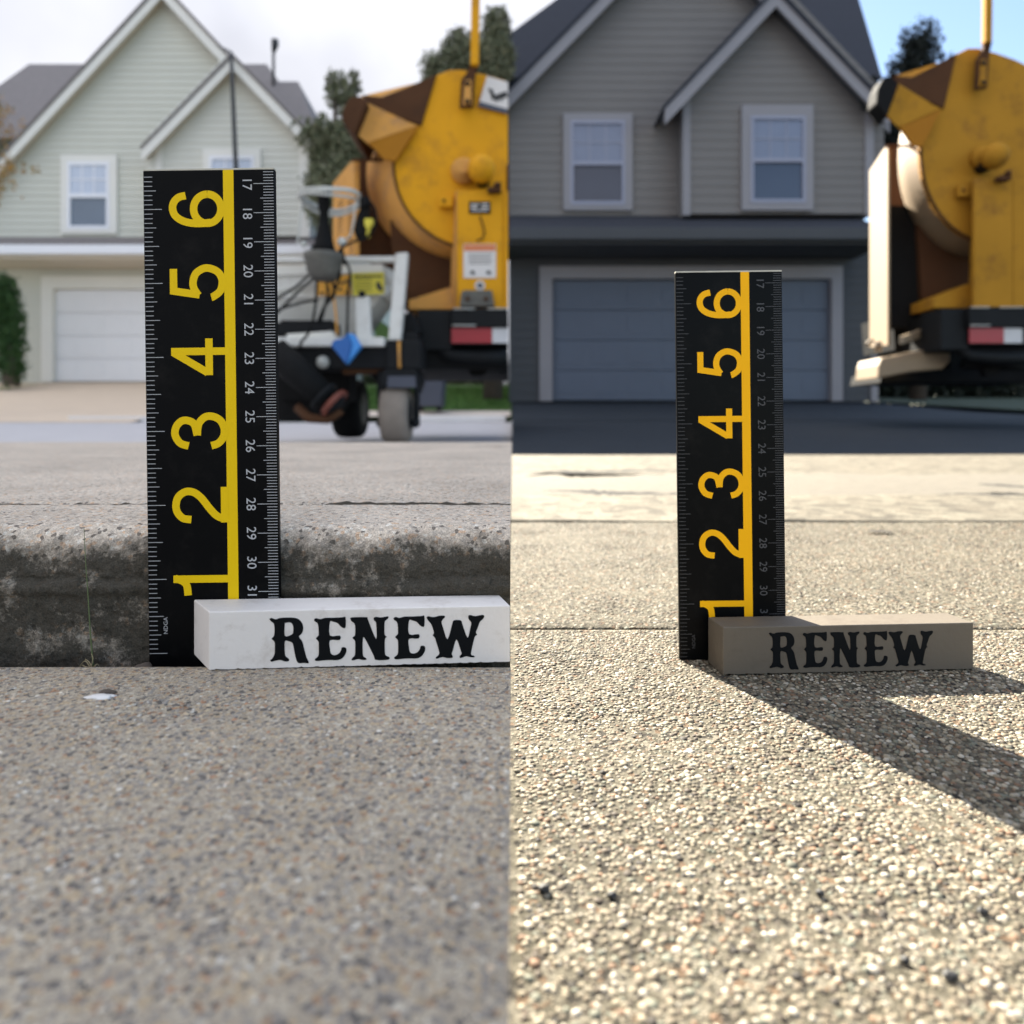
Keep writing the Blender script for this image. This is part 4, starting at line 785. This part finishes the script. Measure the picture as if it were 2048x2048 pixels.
    for (x0,x1,y) in ((906,950,617.5),(975,1030,617.5),(905,952,651)):
        mb = P(); mb.tube([T(x0,y,4.495), T(x1,y,4.495)], .005, 6); mb.build('bright_edge', 'grey_hose', cs)
    mb = P(); mb.tube([T(870,693,4.6), T(900,712,4.6), T(960,716,4.6), T(1080,716,4.6)], [.03,.05,.055,.055], 14); mb.tube([T(885,730,4.75), T(1080,734,4.75)], .04, 12); mb.build('exhaust_pipe', 'black_steel', r)
    mb = P(); mb.prism([(936,730),(972,730),(975,742),(966,752),(944,752),(936,740)][::-1], 4.7, .06, T); mb.build('drain_cock', 'black_rubber', r)
    return r
m1x = mixer(W, 'orange concrete mixer with white sign plate behind the white pump trailer', .55, False)
def wheel(root, c, rad, wid, m='black_rubber', axis=(1,0,0), name='wheel', hub='grimy'):
    ax = Vector(axis); mb = MB(); c = Vector(c)
    prof = [(-wid/2, rad*.62), (-wid/2, rad*.88), (-wid*.40, rad*.97), (-wid*.2, rad), (wid*.2, rad), (wid*.40, rad*.97), (wid/2, rad*.88), (wid/2, rad*.62)]
    mb.lathe(c, ax, prof, 32); wo = mb.build(name, m, root)
    mb = MB(); mb.lathe(c, ax, [(-wid*.52, rad*.15), (-wid*.50, rad*.55), (wid*.50, rad*.55), (wid*.52, rad*.15)], 20); mb.build('rim', hub, wo)
mb = MB(); mb.box(W(700, 738, 4.6), W(1016, 700, 4.6)+Vector((0, 1.3, 0))); mb.build('shade_underbody', 'black_rubber', m1x)  # added dark mass that cuts sky light on the street below
wheel(m1x, W(701, 818, 5.1)-Vector((0,0,-.0)), 58/F*5.1, .20)
def T2(px, py, d):
    X_ = 1739+(px-666)*.845; Y_ = 650+(py-650)*1.085 if py < 650 else 650+(py-650)*1.0
    return W(X_, Y_, d+.45)
m2x = mixer(T2, 'orange concrete mixer with shade in its paint, beside the grey house with bright sunlit hopper side', .35, True)
wheel(m2x, W(2150, 800, 5.5), .30, .22)
# tow bar and fender pieces of the right mixer that catch the sun
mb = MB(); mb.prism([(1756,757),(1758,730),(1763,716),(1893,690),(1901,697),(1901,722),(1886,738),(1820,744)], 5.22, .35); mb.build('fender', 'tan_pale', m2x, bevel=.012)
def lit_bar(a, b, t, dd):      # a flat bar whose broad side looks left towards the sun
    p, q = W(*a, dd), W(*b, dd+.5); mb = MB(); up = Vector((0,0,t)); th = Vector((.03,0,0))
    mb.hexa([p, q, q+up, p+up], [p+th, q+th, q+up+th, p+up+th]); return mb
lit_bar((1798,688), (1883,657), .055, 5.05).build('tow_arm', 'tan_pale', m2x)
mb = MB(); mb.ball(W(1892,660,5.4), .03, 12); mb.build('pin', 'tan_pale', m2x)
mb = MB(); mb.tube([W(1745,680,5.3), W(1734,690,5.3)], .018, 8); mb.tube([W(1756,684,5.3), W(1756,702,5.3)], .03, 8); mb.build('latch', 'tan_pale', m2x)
mb = MB(); mb.prism([(1785,630),(2080,640),(2080,765),(1760,765),(1765,745),(1900,740),(1905,690),(1790,700)], 5.62, .5); mb.build('undercarriage', 'black_rubber', m2x)
sunny(m2x)

# ------------------------------------------------------------------ white grout pump trailer in front of the left mixer
p = thing('pump_trailer', W(680, 882, 4.3), 'white framed pump trailer with hoses and small tan caster wheel', 'trailer')
fr = MB(); fr.rect(520,512,790,523,4.2,.05); fr.build('top_rail', 'white_paint', p, bevel=.006)
mb = MB(); mb.prism([(791,506),(815,504),(801,680),(776,680)], 4.15, .07); mb.build('corner_post', 'white_paint', p, bevel=.006)
mb = MB(); mb.rect(520,674,768,692,4.1,.5); mb.build('deck', 'white_paint', p, bevel=.006)
mb = MB(); mb.prism([(710,596),(738,592),(742,676),(712,676)], 4.12, .06); mb.build('short_post', 'white_paint', p, bevel=.006)
mb = MB(); mb.ball(W(724,588,4.12), .022, 10); mb.build('post_knob', 'black_steel', p)
hp = MB(); t0 = [W(510,530,4.32), W(765,528,4.32), W(790,542,4.5), W(785,578,4.5), W(765,592,4.34), W(510,598,4.32)]
hp.hexa(t0, [v+Vector((0,.5,0)) for v in t0]); hopper = hp.build('material_hopper', 'white_paint', p, bevel=.02)
mb = MB(); mb.prism([(510,530),(766,528),(766,545),(510,552)], 4.29, .03); mb.build('hopper_rim', 'trim_cream', hopper, bevel=.008)
mb = MB(); a = [W(520,599,4.36), W(760,594,4.36), W(700,678,4.5), W(540,678,4.5)]; mb.hexa(a, [v+Vector((0,.4,0)) for v in a]); mb.build('hopper_cone', 'white_paint', hopper)
mb = MB(); mb.prism([(704,547),(768,544),(769,588),(706,591)], 4.285, .004); q = mb.build('caution_label', 'yellow_label', p)
for k in range(6):
    mb = MB(); mb.rect(709,551+k*6,(764 if k == 0 else 746-2*(k%3)),(554.5 if k == 0 else 552.4)+k*6,4.283,.001); mb.build('label_line', 'print_black', q)
mb = MB(); mb.prism([(752,566),(757,562),(763,572),(767,580),(760,583),(753,576)], 4.283, .001); mb.build('label_figure', 'print_black', q)
mb = MB(); mb.prism([(634,560),(700,548),(702,590),(636,592)], 4.285, .004); q = mb.build('warning_label', 'orange_label', p)
for (x,y) in ((640,584),(652,578),(664,582),(676,576),(688,560),(690,582),(680,564),(668,568)):
    mb = MB(); mb.rect(x,y,x+8,y+5,4.283,.001); mb.build('label_mark', 'print_black', q)
mb = MB(); mb.rect(520,692,783,737,4.16,.3); mb.build('main_beam', 'black_steel', p, bevel=.008)
mb = MB(); mb.rect(560,640,665,668,4.14,.2); mb.prism([(520,652),(575,640),(575,668),(530,676)], 4.2, .2); mb.build('valve_block', 'black_steel', p, bevel=.01)
mb = MB(); mb.prism([(573,668),(664,662),(668,674),(575,676)], 4.13, .1); mb.build('tray', 'trim_cream', p)
mb = MB(); mb.rect(772,680,842,738,4.12,.25); mb.rect(792,664,836,690,4.2,.2); mb.prism([(800,625),(826,625),(840,665),(795,665)], 4.3, .2); mb.build('gear_box', 'black_steel', p, bevel=.01)
mb = MB(); mb.tube([W(798,682,4.105), W(799,736,4.105)], .010, 6); mb.build('rusty_rod', 'orange_worn', p)
mb = MB(); mb.prism([(683,731),(770,731),(770,745),(686,748)], 4.2, .1); mb.build('axle_beam', 'brown_dark', p)
mb = MB(); mb.ball(W(646,724,4.15), 13/F*4.15, 16); mb.build('ball_knob', 'grey_hose', p)
mb = MB(); mb.rect(560,735,700,800,4.55,.2); mb.prism([(520,735),(700,735),(690,800),(660,842),(520,842)], 4.6, .2); mb.build('engine_guard', 'black_rubber', p)
mb = MB(); mb.tube([W(548,705,4.0), W(600,748,4.0), W(655,800,4.0)], [.095,.085,.075], 20); mb.build('suction_tube', 'black_rubber', p)
mb = MB(); mb.lathe(W(650,795,4.0), (W(668,806,4.0)-W(640,780,4.0)), [(-.02,.078),(-.02,.095),(.0,.095),(.0,.078)], 24); mb.build('clamp_ring', 'black_steel', p)
mb = MB(); ax = (W(668,806,4.0)-W(640,780,4.0)).normalized(); mb.lathe(W(664,802,4.0), ax, [(0,.088),(.02,.098),(.035,.094),(.036,.080),(.02,.078)], 28); mb.build('flange', 'flange_red', p)
mb = MB(); mb.lathe(W(664,802,4.0), ax, [(.0,.08),(.026,.078),(.05,.05),(.055,.02)], 24); mb.build('flange_face', 'black_steel', p)
mb = MB(); mb.tube([W(596,815,4.05), W(618,836,4.0), W(655,840,4.0), W(684,822,4.0)], [.03,.03,.025,.02], 8); mb.build('lower_hose', 'brown_dark', p)
cw = W(794, 828, 4.25)
wheel(p, cw, 60/F*4.25, .165, 'tyre_tan', (1,0,0), 'caster_wheel', 'black_steel')
mb = MB()
for x in (762, 831):
    mb.tube([W(x,742,4.2), W(x-2 if x < 800 else x+2,790,4.2), W(x+2,846,4.22)], .022, 8); mb.ball(W(x,846,4.2), .032, 10)
mb.tube([W(757,846,4.24), W(838,846,4.24)], .018, 8)
mb.prism([(768,738),(832,738),(840,760),(832,785),(830,770),(772,770),(765,785),(760,758)], 4.12, .25); mb.build('caster_fork', 'black_steel', p, bevel=.006)
mb = MB(); mb.prism([(776,752),(830,752),(832,775),(774,775)], 4.10, .02); mb.build('fork_plate', 'bin_blue', p)
mb = MB(); mb.ball(W(757,752,4.3), .04, 12); mb.tube([W(757,752,4.3), W(745,735,4.3)], .03, 8); mb.build('jack_foot', 'black_rubber', p)
# hose head: grimy drum, cone, mast and coiled hose ring
mb = MB(); c0 = W(648,560,4.0); mb.lathe(c0, (0,0,1), [(0,.07),(.03,.085),(.05,.098),(.10,.105),(.12,.115),(.15,.115),(.158,.05),(.17,.05)], 28); hh = mb.build('swivel_drum', 'grimy', p)
mb = MB(); mb.lathe(W(648,504,4.0), (0,0,1), [(0,.075),(.03,.06),(.10,.045),(.16,.03),(.24,.025),(.25,.035),(.36,.036),(.37,.03)], 18); mb.build('swivel_mast', 'black_rubber', p)
mb = MB(); mb.lathe(W(650,384,4.0), (0,0,1), [(0,.045),(.012,.05),(.024,.03)], 16); mb.build('mast_cap', 'grey_hose', p)
mb = MB()
for k, (dy, rr_, off) in enumerate(((0,.172,0),(6,.178,.01),(12,.168,-.01))):
    c0 = W(660,394+dy,4.05); mb.tube([c0+Vector((rr_*math.cos(a), rr_*math.sin(a)*.95, -.012*math.sin(a)+.015*math.cos(2*a+off*50))) for a in np.linspace(0, 2*math.pi, 44)[:-1]], .0085, 8, closed=True)
mb.build('coiled_hose', 'grey_hose', p)
mb = MB(); mb.tube([W(603,410,4.0), W(598,470,4.0), W(594,487,4.0), W(612,492,4.0)], .006, 6); mb.tube([W(712,402,4.0), W(708,440,4.0), W(702,470,4.0), W(690,482,4.0)], .006, 6)
mb.ball(W(684,484,4.0), .028, 10); mb.ball(W(608,488,4.0), .02, 10); mb.build('guide_wire', 'grey_hose', p)
mb = MB(); mb.prism([(714,428),(724,410),(738,412),(733,440),(730,470),(712,476),(706,460)], 4.0, .08); mb.lathe(W(730,405,4.0), (0,0,1), [(-.03,.03),(.03,.03)], 12); mb.build('control_box', 'black_rubber', p, bevel=.01)
mb = MB(); mb.prism([(728,436),(746,436),(745,448),(738,456),(738,474),(731,474),(733,458),(728,448)], 3.99, .04); mb.build('control_handle', 'yellow_label', p, bevel=.008)
mb = MB(); mb.tube(catmull([tuple(W(x,y,3.98)) for x,y in ((726,408),(740,404),(750,420),(752,440),(745,462),(728,478),(704,484),(684,496),(672,512))]), .008, 6); mb.build('cable', 'black_rubber', p)
for pts in ([(620,548),(590,575),(555,596),(530,610)], [(628,556),(600,580),(575,605),(540,640)], [(634,562),(632,600),(626,640),(622,652)], [(654,564),(655,590),(648,620),(640,650)], [(664,562),(668,590),(650,612),(635,645)], [(690,520),(700,545),(696,590),(694,672)], [(552,652),(540,628),(600,606),(636,600)], [(622,650),(616,668),(604,682),(598,698)], [(672,520),(680,545),(672,575),(658,600)], [(690,530),(684,500),(680,520),(678,548)]):
    mb = MB(); mb.tube(catmull([tuple(W(x,y,3.99)) for x,y in pts]), .008, 6); mb.build('cable', 'black_rubber', p)
mb = MB(); mb.tube(catmull([tuple(W(x,y,4.0)) for x,y in ((667,592),(672,630),(674,670))]), .007, 6); mb.build('rusty_cord', 'orange_worn', p)
# blue cover
bc = thing('blue_tag', W(690,728,3.95), 'bright blue angular plastic cover hanging on the trailer deck edge', 'cover')
mb = MB(); mb.prism([(661,690),(668,680),(684,676),(694,668),(703,690),(692,728)], 3.95, .06); mb.build('front_face', 'blue_plastic', bc, bevel=.005)
mb = MB(); mb.prism([(694,666),(708,668),(722,692),(716,700),(693,729),(704,690)], 3.96, .05); mb.build('side_face', 'blue_plastic_lit', bc, bevel=.005)  # side painted lighter to look lit; both faces point forward
# wheelie bin
bn = thing('wheelie_bin', W(860,815,9.3), 'dark blue grey wheelie bin standing at the kerb behind the trailer', 'bin')
mb = MB(); a = [W(838,813,9.2), W(882,813,9.2), W(888,716,9.2), W(832,716,9.2)]; mb.hexa(a, [v+Vector((0,.55,0)) for v in a]); mb.build('body', 'bin_blue', bn, bevel=.02)
mb = MB(); mb.rect(828,700,892,717,9.15,.68); mb.build('lid', 'bin_blue', bn, bevel=.03)
mb = MB(); mb.rect(838,727,862,735,9.14,.03); mb.build('label', 'white_reflector', bn)
for x in (842, 878):
    mb = MB(); mb.lathe(W(x,808,9.7), (1,0,0), [(-.03,.1),(.03,.1)], 14); mb.build('wheel', 'black_rubber', bn)

# ------------------------------------------------------------------ sun linked to chosen right-hand objects, which alone catch and block it
sun.light_linking.receiver_collection = SUNNY
sun.light_linking.blocker_collection = SUNNY
